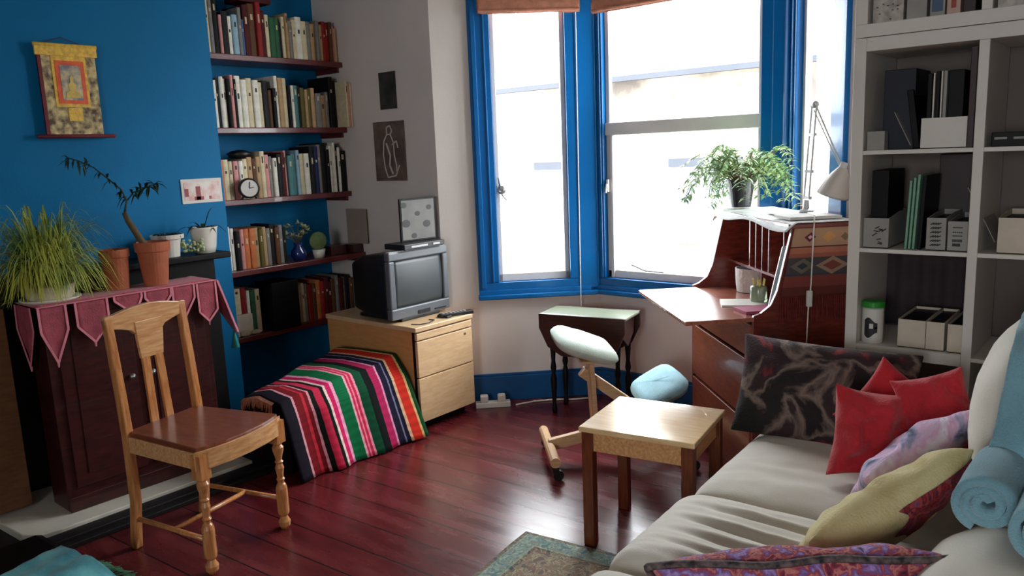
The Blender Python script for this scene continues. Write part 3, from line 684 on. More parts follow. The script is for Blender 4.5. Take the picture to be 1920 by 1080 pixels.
# ------------------------------------------------------------------ chest of drawers with the television
cx0, cx1, cy0, cy1 = -3.70, -2.955, 2.70, 3.125
c = thing('drawer_cabinet', 'light beech drawer cabinet under the old television', 'cabinet')
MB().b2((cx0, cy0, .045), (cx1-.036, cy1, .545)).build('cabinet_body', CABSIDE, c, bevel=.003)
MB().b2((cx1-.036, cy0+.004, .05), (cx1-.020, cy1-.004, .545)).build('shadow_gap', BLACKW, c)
MB().b2((cx0-.005, cy0-.008, .545), (cx1+.005, cy1+.006, .572)).build('cabinet_top', CABW, c, bevel=.005)
for i, (a, bq) in enumerate(((.50, .538), (.30, .494), (.055, .294))):
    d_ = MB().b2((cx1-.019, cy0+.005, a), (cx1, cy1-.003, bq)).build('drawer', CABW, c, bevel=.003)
MB().lathe([(0, 0), (.007, 0), (.007, .004), (0, .005)], 12, TR(cx1, cy1-.06, .47) @ SPECR).build('lock', STEEL, c)
MB().b2((cx0+.03, cy0+.03, 0.0), (cx1-.06, cy1-.03, .045)).build('plinth', BLACKW, c)
# television
tv = thing('television', 'old grey box television with a blank curved screen on the beech cabinet', 'television', (-3.135, 2.905, .572)); tv.scale = (.95, .96, .93)
mb = MB()
def ring(x, hw, z0_, z1_): return [(x, -hw, z0_), (x, hw, z0_), (x, hw, z1_), (x, -hw, z1_)]
rs = [ring(-.02, .225, .03, .405), ring(-.08, .222, .03, .40), ring(-.25, .19, .03, .38), ring(-.40, .14, .04, .33), ring(-.43, .13, .05, .31)]
vs = [p_ for r_ in rs for p_ in r_]; fs = [(3, 2, 1, 0), tuple(range(16, 20))]
for i in range(4):
    for k in range(4): fs.append((i*4+k, i*4+(k+1) % 4, i*4+4+(k+1) % 4, i*4+4+k))
mb.add(vs, fs).build('tv_back', BLACK, tv, bevel=.01)
mb = MB(); mb.b2((-.02, -.228, .36), (.02, .228, .41)); mb.b2((-.02, -.228, .02), (.02, .228, .085)); mb.b2((-.02, -.228, .085), (.02, -.185, .36)); mb.b2((-.02, .185, .085), (.02, .228, .36))
mb.build('tv_bezel', TVGREY, tv, bevel=.008)
SCRN = mat('tv_screen_glass', (62, 66, 68), .38, .03, 5)
def scr(u, v):
    y_ = -.187+.374*u; z_ = .083+.279*v; q = (2*u-1)**2*.5+(2*v-1)**2*.5
    return (.014-.014*q, y_, z_)
MB().grid(scr, 14, 10).build('tv_screen', SCRN, tv, smooth=True, solid=.004)
mb = MB(); mb.b2((.02, -.03, .03), (.026, .06, .05)); mb.b2((.02, .10, .032), (.024, .19, .04)); mb.build('control_strip', BLACK, tv)
MB().b2((-.36, -.15, 0), (.01, .15, .022)).build('tv_base', BLACK, tv, bevel=.006)
mb = MB().b2((-.015, -.215, .409), (.015, .21, .413)); mb.build('top_ridge', GREYMET, tv)
v = thing('set_top_box', 'flat black receiver box on top of the television', 'box', (-3.17, 2.93, .958))
MB().b2((-.08, -.15, 0), (.08, .15, .03)).build('box_body', BLACK, v, bevel=.004)
mb = MB(); mb.b2((.08, -.10, .010), (.082, .02, .02)); mb.b2((.08, .06, .010), (.083, .11, .02)); mb.build('front_panel', GREYMET, v)
fr = thing('leaning_picture', 'small grey speckled picture standing on the receiver box', 'picture', (-3.19, 2.975, .988), -.12)
MB().b2((-.007, -.115, 0), (.005, .125, .235)).build('frame', BLACKW, fr, bevel=.002)
SPK = mat('speckled_picture_grey', (112, 108, 102), .6, rgb2=(94, 91, 88), scale=6)
BLOT = mat('blot_dark_grey', (48, 46, 45), .6)
pn = MB().b2((.005, -.105, .010), (.007, .115, .225)).build('picture_sheet', SPK, fr)
for a, bq, r_ in ((-.08, .10, .022), (.0, .15, .014), (.06, .09, .020), (-.03, .03, .015), (.08, .18, .014), (-.09, .20, .016)):
    MB().lathe([(0, 0), (r_, 0), (r_, .001), (0, .0015)], 9, TR(.007, a, bq) @ SPECR @ Matrix.Diagonal((1, 1.3, 1, 1))).build('blot', BLOT, pn)
mb = MB().b2((-.10, -.022, 0), (.10, .022, .02)); rc = thing('remote_control', 'long dark remote control lying in front of the television', 'remote', (-2.995, 3.045, .572), 1.25)
mb.build('remote_body', BLACK, rc, bevel=.004)
mb = MB()
for i in range(7):
    for j in (-1, 0, 1): mb.box((-.08+.022*i, j*.012, .021), (.010, .007, .002))
mb.build('buttons', GREYMET, rc)
tag(MB().tube([(-3.03, 2.74, .576), (-2.985, 2.76, .576), (-2.975, 2.82, .576), (-3.0, 2.88, .576), (-3.03, 2.87, .577)], .003, 6).build('thin_cable', BLACK, smooth=True), 'thin black cable loop lying on the front edge of the beech cabinet', 'cable')
tag(MB().b2((-3.055, 2.955, .572), (-2.975, 2.99, .584)).build('dark_case', BLACK, bevel=.003), 'small flat black case beside the remote control', 'case')

# ------------------------------------------------------------------ striped throw over a trunk
tk = thing('trunk', 'dark low trunk hidden beneath the striped woven throw', 'trunk')
MB().prism([(-3.29, 1.96), (-3.06, 1.96), (-3.08, 2.60), (-3.48, 2.60)], 0, .325).build('trunk_body', BLACKW, tk, bevel=.01)
MB().prism([(-3.295, 1.955), (-3.055, 1.955), (-3.075, 2.605), (-3.485, 2.605)], .325, .342).build('trunk_lid', BLACKW, tk, bevel=.01)
m = mat('striped_throw', (200, 30, 60), .9, spec=.15); n, l, b = nodes_of(m)
uvn = n.new('ShaderNodeUVMap'); sx = n.new('ShaderNodeSeparateXYZ'); l.new(uvn.outputs[0], sx.inputs[0])
nz = n.new('ShaderNodeTexNoise'); nz.inputs['Scale'].default_value = 30; l.new(uvn.outputs[0], nz.inputs['Vector'])
st = [(0, (24, 18, 30)), (.085, (214, 150, 160)), (.10, (120, 20, 28)), (.155, (196, 44, 60)), (.175, (120, 20, 28)), (.20, (224, 150, 160)), (.215, (16, 22, 18)), (.25, (196, 40, 70)), (.30, (14, 18, 16)),
      (.325, (232, 200, 190)), (.345, (200, 30, 90)), (.385, (238, 160, 190)), (.41, (10, 104, 60)), (.50, (228, 170, 180)), (.512, (206, 40, 80)), (.53, (236, 130, 150)), (.542, (206, 40, 80)), (.56, (240, 150, 165)), (.578, (14, 74, 46)), (.64, (10, 16, 14)), (.70, (168, 30, 80)), (.765, (214, 140, 170)), (.78, (26, 22, 44)),
      (.83, (120, 120, 150)), (.84, (26, 22, 44)), (.87, (222, 180, 140)), (.89, (212, 50, 36)), (.955, (222, 180, 120)), (.97, (20, 70, 36))]
r = ramp(n, st)
add = mth('ADD', sx.outputs[0], mth('MULTIPLY', mth('SUBTRACT', nz.outputs[0], .5, n, l), .008, n, l), n, l); l.new(add, r.inputs[0])
wv = n.new('ShaderNodeTexWave'); wv.inputs['Scale'].default_value = 14; wv.bands_direction = 'Y'; l.new(uvn.outputs[0], wv.inputs['Vector']); wv.inputs['Distortion'].default_value = 3
mx = n.new('ShaderNodeMixRGB'); mx.blend_type = 'MULTIPLY'; mx.inputs[0].default_value = .22; l.new(r.outputs[0], mx.inputs[1]); l.new(wv.outputs[0], mx.inputs[2]); l.new(mx.outputs[0], b.inputs['Base Color'])
THROW = m
KEY = [  # (near end y=0, far end y=1) profiles: back floor, back top, mid top, ridge, mid front, hem
    ((-3.36, 1.90, .06), (-3.60, 2.63, .10)),
    ((-3.31, 1.90, .35), (-3.54, 2.64, .40)),
    ((-3.18, 1.91, .375), (-3.34, 2.66, .415)),
    ((-3.03, 1.91, .365), (-3.10, 2.68, .41)),
    ((-2.985, 1.90, .30), (-3.02, 2.67, .32)),
    ((-2.94, 1.93, .005), (-2.885, 2.67, .012))]
def thr(u, v):
    q = v*(len(KEY)-1); i = min(int(q), len(KEY)-2); f = q-i; f = f*f*(3-2*f)*.5+f*.5
    A = Vector(KEY[i][0]).lerp(Vector(KEY[i][1]), u); B = Vector(KEY[i+1][0]).lerp(Vector(KEY[i+1][1]), u); p_ = A.lerp(B, f)
    wv_ = .014*math.sin(u*19+v*2)*max(0, v-.55)*2; bump = .012*noise.noise(Vector((u*3, v*4, 2)))
    if v > .6: p_.x += wv_+.012*noise.noise(Vector((u*9, v*2, 5))); p_.y += .02*math.sin(u*7)*(v-.6)
    else: p_.z += bump+.006*math.sin(u*14)
    if v <= .12: p_.z = max(p_.z, .02)
    return p_
o = MB().grid(thr, 60, 44).build('striped_throw', THROW, smooth=True, solid=.006)
tag(o, 'striped pink, green, red and black woven throw draped over the low trunk', 'throw')
mb = MB()
FRM = mat('throw_fringe', (196, 140, 120), .9, .2, 50)
for i in range(60):
    v = i/59*.34+.2; q = thr(0, v); mb.tube([q, q+Vector((.0, -.012, -.008)), q+Vector((random.uniform(-.01, .01), -.018, -.035-random.random()*.02))], .0022, 4)
x = mb.build('fringe', FRM, o); x['kind'] = 'stuff'

# ------------------------------------------------------------------ dining chair
ch = thing('dining_chair', 'oak dining chair with brown seat, slatted back and turned front legs', 'chair', (-2.57, 1.46, 0), .233)
# local: +x front, +y right-hand rear of picture; seat depth .43
SW, BW, SD = .20, .165, .42
def turned_leg(x, y):
    mb = MB(); T = TR(x, y, 0)
    mb.box((0, 0, .405), (.046, .046, .09), T)
    pr = [(0, 0), (.014, 0), (.022, .012), (.024, .03), (.016, .045), (.013, .052), (.021, .062), (.023, .075), (.0225, .17), (.018, .185), (.013, .192), (.013, .20), (.017, .208), (.012, .216), (.014, .235),
          (.0175, .255), (.012, .272), (.017, .280), (.012, .288), (.015, .305), (.021, .325), (.0225, .34), (.015, .352), (.021, .358), (.0215, .362), (0, .3625)]
    return mb.lathe(pr, 18, T)
for s_ in (-1, 1): turned_leg(-.02, s_*SW*.93).build('leg', OAK, ch, smooth=False)
def rear_pts(s_): return [(-SD-.03, s_*BW, 0), (-SD, s_*BW, .20), (-SD, s_*BW, .46), (-SD-.01, s_*BW*1.0, .62), (-SD-.035, s_*BW*1.0, .905)]
for s_ in (-1, 1):
    mb = MB(); pts = rear_pts(s_)
    sec = [.036, .034, .034, .032, .026]
    vs = []; fs = []
    for (x, y, z), d in zip(pts, sec):
        vs += [(x-d/2, y-.016, z), (x+d/2, y-.016, z), (x+d/2, y+.016, z), (x-d/2, y+.016, z)]
    for i in range(4):
        for k in range(4): fs.append((i*4+k, i*4+(k+1) % 4, i*4+4+(k+1) % 4, i*4+4+k))
    fs += [(3, 2, 1, 0), (16, 17, 18, 19)]
    mb.add(vs, fs).build('rear_leg', OAK, ch, bevel=.005)
# seat: brown panel in an oak frame, bowed front
def seat_out(k): return [(-SD-.005, -BW-.012+k), (-.02+.0, -SW-.012+k), (.005-k, -SW*.85), (.022-k, -SW*.45), (.028-k, 0), (.022-k, SW*.45), (.005-k, SW*.85), (-.02, SW+.012-k), (-SD-.005, BW+.012-k)]
MB().prism([(x+.004*0, y) for x, y in seat_out(.012)], .452, .474).build('seat', SEATM, ch, bevel=.006)
mb = MB(); so = seat_out(0); si = seat_out(.028)
for i in (1, 2, 3, 4, 5, 6):
    mb.prism([so[i], so[i+1], si[i+1], si[i]], .395, .462)
mb.build('front_rail', OAKH, ch)
for s_ in (-1, 1):
    MB().beam((-SD, s_*(BW-.002), .425), (-.03, s_*(SW-.008), .425), .022, .062).build('side_rail', OAKH, ch, bevel=.003)
MB().beam((-SD, -BW, .425), (-SD, BW, .425), .02, .06).build('rear_rail', OAKH, ch)
# crest rail: arched top, scooped lower edge
T = basis((-SD-.034, 0, 0), (0, 1, 0), (0, 0, 1), (1, 0, 0)) @ TR(0, 0, 0)
W_ = BW+.016
top = []; bot = []
for i in range(25):
    t = -1+2*i/24; top.append((W_*t, .905+.028*math.cos(t*PI/2)+(.006 if abs(t) > .9 else 0))); bot.append((W_*t, .845-.018*math.cos(t*PI)*1.0-.012*(abs(t) < .35)))
MB().prism(bot+top[::-1], -.010, .012, T).build('crest_rail', OAKH, ch, bevel=.003)
MB().prism([(-.062, .87), (-.058, .80), (-.050, .725), (.050, .725), (.058, .80), (.062, .87)], -.006, .008, TR(.008, 0, 0) @ T).build('splat_panel', OAKH, ch, bevel=.002)
for y0, y1 in ((-.036, -.030), (.034, .030)):
    MB().beam((-SD-.005, y0, .455), (-SD-.024, y1, .73), .034, .012, (1, 0, 0)).build('back_slat', OAK, ch, bevel=.002)
for s_ in (-1, 1): MB().tube([(-.02, s_*SW*.93, .125), (-SD-.01, s_*BW, .125)], .0095, 8).build('side_stretcher', OAK, ch, smooth=True)
MB().tube([(-.21, -.175, .125), (-.21, .175, .125)], .0095, 8).build('cross_stretcher', OAK, ch, smooth=True)

# ------------------------------------------------------------------ small side table
tb = thing('side_table', 'small square light-topped wooden table on the bare floor beside the sofa', 'table', (-1.41, 2.44, 0), .175)
MB().box((0, 0, .452), (.43, .39, .02)).build('table_top', PINE, tb, bevel=.004)
mb = MB()
for s_ in (-1, 1): mb.box((0, s_*.165, .405), (.34, .018, .075)); mb.box((s_*.185, 0, .405), (.018, .31, .075))
mb.build('apron', OAKH, tb, bevel=.002)
for a in (-1, 1):
    for c_ in (-1, 1):
        MB().beam((a*.186, c_*.166, 0), (a*.186, c_*.166, .442), .042, .042, (0, 1, 0)).build('leg', DARKOAK, tb, bevel=.003)

# ------------------------------------------------------------------ kneeling chair (local +x = towards the bureau)
kc = thing('kneeling_chair', 'birch kneeling chair on castors with pale green seat and blue knee pad', 'chair', (-2.155, 2.765, 0), PI/4)
def pad(name, m_, c, lx, ly, t, ry, par, seed):
    mb = MB()
    def fn(u, v):      # rounded-edge closed pad: u around, v from bottom centre to top centre
        a = 2*PI*u; ca, sa = math.cos(a), math.sin(a); e_ = 2.0/4.2
        ex = math.copysign(abs(ca)**e_, ca)*lx/2; ey = math.copysign(abs(sa)**e_, sa)*ly/2
        ph = -PI/2+PI*v; r_ = max(0, math.cos(ph))**.28; zz = math.copysign(abs(math.sin(ph))**1.6, math.sin(ph))*t/2
        return (ex*r_*(1+.02*noise.noise(Vector((ca, sa, seed)))), ey*r_, zz+.004*noise.noise(Vector((ex*12, ey*12, seed))))
    mb.grid(fn, 40, 18)
    o = mb.build(name, m_, par, smooth=True, loc=c, rot=(0, ry, 0))
    bm = bmesh.new(); bm.from_mesh(o.data); bmesh.ops.remove_doubles(bm, verts=bm.verts, dist=.0005); bm.to_mesh(o.data); bm.free()
    return o
pad('seat_cushion', KNEEF, (.175, 0.01, .560), .30, .40, .08, .34, kc, 1)
pad('knee_cushion', KNEEB, (.52, -.02, .345), .24, .40, .07, -.50, kc, 4)
MB().tube([(0, -.215, .085), (0, .215, .085)], .024, 12).build('foot_bar', BIRCH, kc, smooth=False)
MB().tube([(.62, -.215, .085), (.62, .215, .085)], .024, 12).build('foot_bar', BIRCH, kc, smooth=False)
mb = MB(); mb.beam((0, 0, .09), (.40, 0, .17), .032, .055); mb.build('rear_beam', BIRCH, kc, bevel=.005)
mb = MB(); mb.beam((.62, .0, .085), (.16, .0, .44), .03, .05); mb.build('diagonal_beam', BIRCH, kc, bevel=.005)
mb = MB()
for s_ in (-1, 1): mb.beam((.22, s_*.032, .15), (.20, s_*.032, .50), .022, .05, (0, 1, 0))
mb.build('seat_post', BIRCH, kc, bevel=.004)
MB().box((.21, 0, .505), (.14, .22, .014), None).build('seat_plate', BIRCH, kc, bevel=.003)
mb = MB(); mb.beam((.40, 0, .17), (.52, 0, .31), .03, .05); mb.build('knee_beam', BIRCH, kc, bevel=.004)
for z in (.19, .215):
    for x in (.21, .235):
        MB().lathe([(0, 0), (.007, 0), (.006, .005), (0, .006)], 10, TR(x, -.043, z, 0, PI/2)).build('bolt', STEEL, kc, smooth=True)
for x in (0, .62):
    for s_ in (-1, 1):
        g = MB(); g.lathe([(0, -.011), (.024, -.011), (.026, 0), (.024, .011), (0, .011)], 16, TR(x+.012, s_*.205, .026, 0, PI/2)); g.box((x, s_*.205, .052), (.03, .03, .02)); g.build('castor', BLACK, kc)

# ------------------------------------------------------------------ drop leaf table under the bay window
dl = thing('drop_leaf_table', 'small dark drop-leaf table with greenish top under the bay window', 'table', (-2.40, 3.475, 0), .20)
MB().box((0, 0, .565), (.50, .22, .016)).build('table_top', GREENTOP, dl, bevel=.005)
def leafpoly(w_, h_): return [(-w_/2, .573), (w_/2, .573), (w_/2, .573-h_*.35), (w_/2-.05, .573-h_*.8), (w_/2-.13, .573-h_), (-w_/2+.13, .573-h_), (-w_/2+.05, .573-h_*.8), (-w_/2, .573-h_*.35)]
for y_ in (-.118, .118):
    MB().prism(leafpoly(.50, .23), -.007, .007, basis((0, y_, 0), (1, 0, 0), (0, 0, 1), (0, -1, 0))).build('drop_leaf', WALNUT, dl, bevel=.003)
for s_ in (-1, 1):
    mb = MB(); mb.prism([(-.10, .556), (.10, .556), (.085, .46), (0, .40), (-.085, .46)], -.007, .007, basis((s_*.215, 0, 0), (0, 1, 0), (0, 0, 1), (1, 0, 0))); mb.build('end_apron', WALNUT, dl)
for a in (-1, 1):
    for c_ in (-1, 1):
        pr = [(0, 0), (.012, 0), (.016, .02), (.010, .05), (.014, .12), (.018, .2), (.010, .23), (.017, .26), (.011, .30), (.018, .40), (.018, .55)]
        MB().lathe(pr, 12, TR(a*.19, c_*.078, 0)).build('leg', BLACKW, dl, smooth=True)

# ------------------------------------------------------------------ bureau set across the bay corner (u along its front, v to its back)
bu = thing('bureau', 'mahogany writing bureau with its flap open, set across the bay window corner', 'desk')
BT = Matrix(((S45, S45, 0, 0), (-S45, S45, 0, 0), (0, 0, 1, 0), (0, 0, 0, 1)))   # (u,v,z) -> world
U0, U1, V0, V1 = -3.70, -2.93, 1.19, 1.585
side = [(V0, .05), (V0, .775), (V0+.03, .785), (V0+.07, .815), (V0+.095, .87), (V0+.145, 1.09), (V0+.15, 1.115), (V1, 1.115), (V1, .05)]
for u_ in (U0, U1-.018):
    TT = BT @ basis((u_, 0, 0), (0, 1, 0), (0, 0, 1), (1, 0, 0))
    MB().prism(side, 0, .018, TT).build('side_panel', MAHOG, bu, bevel=.002)
MB().b2((U0-.012, V0+.13, 1.115), (U1+.012, V1+.005, 1.133), BT).build('bureau_top', MAHOG, bu, bevel=.003)
MB().b2((U0+.018, V1-.012, .05), (U1-.018, V1, 1.115), BT).build('back_panel', MAHOG, bu)
MB().b2((U0+.018, V0+.02, .745), (U1-.018, V1-.012, .763), BT).build('writing_shelf', MAHOGTOP, bu)
MB().b2((U0+.03, V0-.275, .752), (U1-.0, V0+.01, .770), BT).build('flap', MAHOGTOP, bu, bevel=.004)
for k, (a, bq) in enumerate(((.60, .735), (.335, .585), (.07, .32))):
    d_ = MB().b2((U0+.02, V0-.004, a), (U1-.02, V0+.014, bq), BT).build('drawer', MAHOGF, bu, bevel=.003)
    for q in ():
        MB().tube([BT @ Vector((U0+q-.03, V0-.004, (a+bq)/2)), BT @ Vector((U0+q-.025, V0-.02, (a+bq)/2-.004)), BT @ Vector((U0+q+.025, V0-.02, (a+bq)/2-.004)), BT @ Vector((U0+q+.03, V0-.004, (a+bq)/2))], .004, 6).build('handle', STEEL, d_, smooth=True)
MB().b2((U0, V0+.02, .0), (U1, V1, .05), BT).build('plinth', MAHOG, bu)
MB().b2((U0+.018, V0+.18, .885), (U1-.018, V1-.012, .896), BT).build('pigeonhole_shelf', MAHOG, bu)
for q in (.24, .31, .38, .45, .60, .68):
    MB().b2((U0+q, V0+.19, .896), (U0+q+.008, V1-.012, 1.115), BT).build('pigeonhole_divider', MAHOG, bu)
MB().b2((U0+.40, V0+.18, .763), (U0+.408, V1-.012, .885), BT).build('pigeonhole_divider', MAHOG, bu)
# cloth over the bureau top with papers
def topcl(u, v):
    uu = U0-.03+(U1-U0+.06)*u; vv = V0+.095+.30*v; z = 1.139+.002*noise.noise(Vector((u*8, v*5, 0)))
    if v < .16: z = 1.139-.028*((.16-v)/.16)**1.3*(1+.4*math.sin(u*9)); vv = V0+.112+.30*v*.9
    if u < .03: z -= .03*(1-u/.03)
    return (uu, vv, z)
TOPCL = mat('white_lace_cloth', (222, 224, 224), .8, .05, 30, .4, 160)
o = MB().grid(topcl, 40, 20, BT).build('white_cloth', TOPCL, smooth=True, solid=.003); tag(o, 'white cloth spread over the top of the writing bureau', 'cloth')
o = MB().b2((U0+.40, V0+.20, 1.145), (U0+.56, V0+.33, 1.150), BT).build('paper_sheets', WHITE); tag(o, 'white papers lying on the bureau cloth beside the fern pot', 'paper')
o = MB().b2((U0+.60, V0+.15, 1.145), (U0+.75, V0+.36, 1.156), BT).build('notebook', mat('grey_notebook', (176, 172, 166), .6)); tag(o, 'pale grey notebook at the shelf end of the bureau top', 'notebook')
# textile on the side panel
m = mat('kilim_side', (140, 70, 56), .9); n, l, b = nodes_of(m)
uvn = n.new('ShaderNodeUVMap'); sx = n.new('ShaderNodeSeparateXYZ'); l.new(uvn.outputs[0], sx.inputs[0])
r = ramp(n, [(0, (92, 36, 30)), (.14, (120, 54, 46)), (.30, (60, 56, 66)), (.33, (70, 62, 66)), (.56, (150, 84, 66)), (.62, (168, 104, 80)), (.70, (92, 44, 40)), (.72, (170, 132, 104)), (.98, (120, 70, 56))]); l.new(sx.outputs[1], r.inputs[0])
def diamond(cx, cy, sx_, sy_, hw):
    a = mth('ABSOLUTE', mth('SUBTRACT', sx.outputs[0], cx, n, l), None, n, l); c_ = mth('ABSOLUTE', mth('SUBTRACT', sx.outputs[1], cy, n, l), None, n, l)
    d_ = mth('ADD', mth('DIVIDE', a, sx_, n, l), mth('DIVIDE', c_, sy_, n, l), n, l)
    return mth('LESS_THAN', d_, hw, n, l)
cur = r.outputs[0]
for cx, cy, a, c_, col in ((.72, .44, .26, .13, (146, 118, 96)), (.72, .44, .15, .075, (120, 60, 52)), (.25, .44, .2, .11, (104, 96, 84)), (.25, .44, .09, .05, (44, 52, 60)), (.3, .85, .10, .07, (96, 40, 62)), (.3, .85, .04, .03, (220, 170, 160)), (.62, .85, .12, .08, (196, 140, 84)), (.9, .84, .08, .06, (120, 96, 70))):
    mx = n.new('ShaderNodeMixRGB'); l.new(diamond(cx, cy, a, c_, 1), mx.inputs[0]); l.new(cur, mx.inputs[1]); mx.inputs[2].default_value = (*lin(col), 1); cur = mx.outputs[0]
l.new(cur, b.inputs['Base Color'])
kl = thing('kilim_hanging', 'woven tan and maroon kilim strip hung on the side of the bureau', 'textile')
def kf(u, v): return (U1+.004+.002*math.sin(v*20), V0+.10+.30*u+.0*v, .86+.26*v)
def kf(u, v):
    z = .845+.275*v; lo = V0+.094+max(0, (z-.86))*.20+.012
    return (U1+.005+.0015*math.sin(v*20+u*5), lo+(V1-.01-lo)*u, z)
MB().grid(kf, 16, 30, BT).build('woven_panel', m, kl, smooth=True, solid=.003)
mb = MB()
for i in range(34):
    u = i/33; q = kf(u, 0); mb.tube([BT @ Vector(q), BT @ Vector((q[0]+.003, q[1]+random.uniform(-.004, .004), q[2]-.08-.03*random.random()))], .0026, 4)
x = mb.build('fringe', mat('kilim_fringe', (110, 34, 34), .9, .2, 30), kl); x['kind'] = 'stuff'
# desk contents
def onb(u_, v_, z_): return tuple(BT @ Vector((u_, v_, z_)))
mb = MB()
def basket_r(z): return .062+.006*math.sin(z*200)
mb.lathe([(0, 0), (.062, 0), (.066, .03), (.068, .06), (.069, .088), (.064, .088), (.062, .01), (0, .008)], 28)
o = mb.build('round_box', mat('woven_white_box', (206, 200, 196), .7, .08, 30, .5, 60)); o.location = onb(U0+.185, V0+.23, .765); o.scale = (1.15, 1.15, 1.25); tag(o, 'round white woven box inside the open bureau', 'box')
mb = MB().lathe([(0, 0), (.10, 0), (.0, .0)], 4)
jr = thing('pen_jar', 'clear green-tinted jar of small items inside the bureau', 'jar', onb(U0+.49, V0+.135, .765))
mb = MB().lathe([(0, 0), (.033, 0), (.036, .02), (.036, .072), (.032, .08)], 20); JG = mat('jar_glass', (190, 206, 170), .1, .05, 10, trans=.6); mb.build('jar_body', JG, jr, smooth=True)
mb = MB()
for i in range(6):
    a = i*1.05; mb.tube([(.01*math.cos(a), .01*math.sin(a), .006), (.027*math.cos(a), .027*math.sin(a), .11)], .0035, 6)
x = mb.build('pens', mat('pen_yellow', (190, 170, 80), .5, .4, 60), jr)
o = MB().lathe([(0, 0), (.02, 0), (.026, .02), (.02, .05), (.026, .055), (0, .055)], 16).build('ornament_cup', mat('cup_cream', (220, 204, 160), .4, .05), smooth=True); o.location = onb(U0+.55, V0+.225, .897); tag(o, 'tiny cream cup in a pigeonhole of the bureau', 'cup')
o = MB().box((0, 0, .004), (.20, .14, .008), TR(*onb(U0+.50, V0+.07, .7705), .5)).build('letter_papers', WHITE); tag(o, 'loose white letters lying at the back of the bureau flap', 'paper')
o = MB().box((0, 0, .006), (.16, .11, .012), TR(*onb(U0+.65, V0+.065, .7705), .9)).build('pink_notebook', mat('pink_purple_cover', (164, 74, 104), .6)); tag(o, 'pink notebook lying near the right end of the bureau flap', 'notebook')
mb = MB(); mb.prism([(V0+.07, .772), (V0+.09, .87), (V0+.13, 1.04), (V0+.26, 1.06), (V0+.26, .772)], 0, .006, BT @ basis((U1-.045, 0, 0), (0, 1, 0), (0, 0, 1), (1, 0, 0)))
o = mb.build('plastic_folder', mat('grey_blue_folder', (196, 212, 218), .35, .1, 6, coat=.3)); tag(o, 'pale blue-grey folder standing against the inner right side of the bureau', 'folder')  # folder also whitened and enlarged to imitate gloss on the side panel edge
for k, q in enumerate((.26, .335, .405, .50, .63, .70)):
    if k in (0, 1, 4, 5):
        o = MB().box((0, 0, .08), (.012, .13, .16), TR(*onb(U0+q+.02, V0+.28, .898), -PI/4)).build('envelope', book_mat(('brown', 'maroon', 'tan', 'grey', 'cream', 'tan')[k]))
        tag(o, ('brown', 'maroon', '', '', 'cream', 'tan')[k]+' envelope standing in a bureau pigeonhole', 'envelope', 'envelopes in the bureau pigeonholes')
# spider plant in black pot
p = thing('leafy_plant', 'spreading bright green fern-like plant in a black pot on the bureau', 'plant', (-1.585, 3.585, 1.148))
MB().lathe([(0, 0), (.045, 0), (.062, .115), (.066, .115), (.067, .128), (.058, .128), (.054, .11), (0, .108)], 26).build('pot', BLKPOT, p)
sm = MB(); lm = MB()
random.seed(11)
for i in range(84):
    a = random.uniform(0, 2*PI); L = random.uniform(.14, .34)
    if math.cos(a-2.36) > .2: L *= .8
    pts = arc((.012*math.cos(a), .012*math.sin(a), .11), a, L, random.uniform(.08, .23), random.uniform(.05, .21), 10, random.uniform(-.4, .4))
    # stay inside the window and clear of the wall
    pts = [(x, min(y, .15, .20-x), max(z, .012)) for x, y, z in pts]
    sm.tube(pts, [.0022]*5+[.0015]*5, 4)
    for k in range(2, 10):
        q = Vector(pts[k]); d = (Vector(pts[min(k+1, 9)])-Vector(pts[k-1])).normalized(); s_ = d.cross(Vector((0, 0, 1))).normalized()
        for sd in (-1, 1):
            for rep in (0, .5):
                q2 = q-d*rep*.02; e_ = (d*.5+s_*sd*.85+Vector((0, 0, random.uniform(-.5, .35)))).normalized(); LL = random.uniform(.026, .046)
                leaf(lm, [q2, q2+e_*LL*.5+Vector((0, 0, .003)), q2+e_*LL], .015, mi=0, curl=.15)
sm.build('stems', STEMM, p, smooth=True); lm.build('leaves', LEAFL, p, smooth=True)
random.seed(5)
# angle lamp
LP = Vector((-1.185, 3.335, 1.152))
lampM = GREYMET
la = thing('angle_lamp', 'grey sprung-arm desk lamp with its shade hanging in the right window', 'lamp', LP)
MB().lathe([(0, 0), (.03, 0), (.03, .008), (.012, .014), (.010, .05), (0, .05)], 18).build('clamp_base', GREYMET, la)
wd = Vector((S45, -S45, 0)); tmx = Vector((.03, -.02, .44))
mb = MB()
for s_ in (-1, 1): mb.tube([wd*s_*.022+Vector((0, 0, .06)), tmx+wd*s_*.020+Vector((0, 0, 0))], .0035, 6)
for z in (.06, .17, .32, .44): c_ = tmx*((z)/.44); mb.beam(c_-wd*.028+Vector((0, 0, 0)), c_+wd*.028, .012, .012)
mb.build('lower_arm', GREYMET, la)
hd = Vector((.148, -.022, .115))
mb = MB(); mb.tube([tmx+wd*.01, hd+Vector((0, 0, .07))], .0035, 6); mb.tube([tmx-wd*.004+Vector((0, 0, -.02)), hd+Vector((-.012, .012, .07))], .0025, 6); mb.lathe([(0, -.012), (.014, -.012), (.014, .012), (0, .012)], 12, TR(*(tmx), PI/4, PI/2)); mb.build('upper_arm', GREYMET, la)
ax = Vector((-.30, .02, -.90)).normalized(); sx_ = ax.cross(Vector((1, 1, 0))).normalized(); sy_ = ax.cross(sx_)
mb = MB().lathe([(.016, -.01), (.022, .0), (.036, .022), (.046, .05), (.062, .10), (.064, .11), (.060, .108), (.044, .052), (.02, .01)], 28, basis(hd+Vector((0, 0, .06)), sx_, sy_, ax), cap=False)
mb.build('lamp_shade', mat('lamp_shade_grey', (170, 160, 152), .45, .04, 8), la, smooth=True)
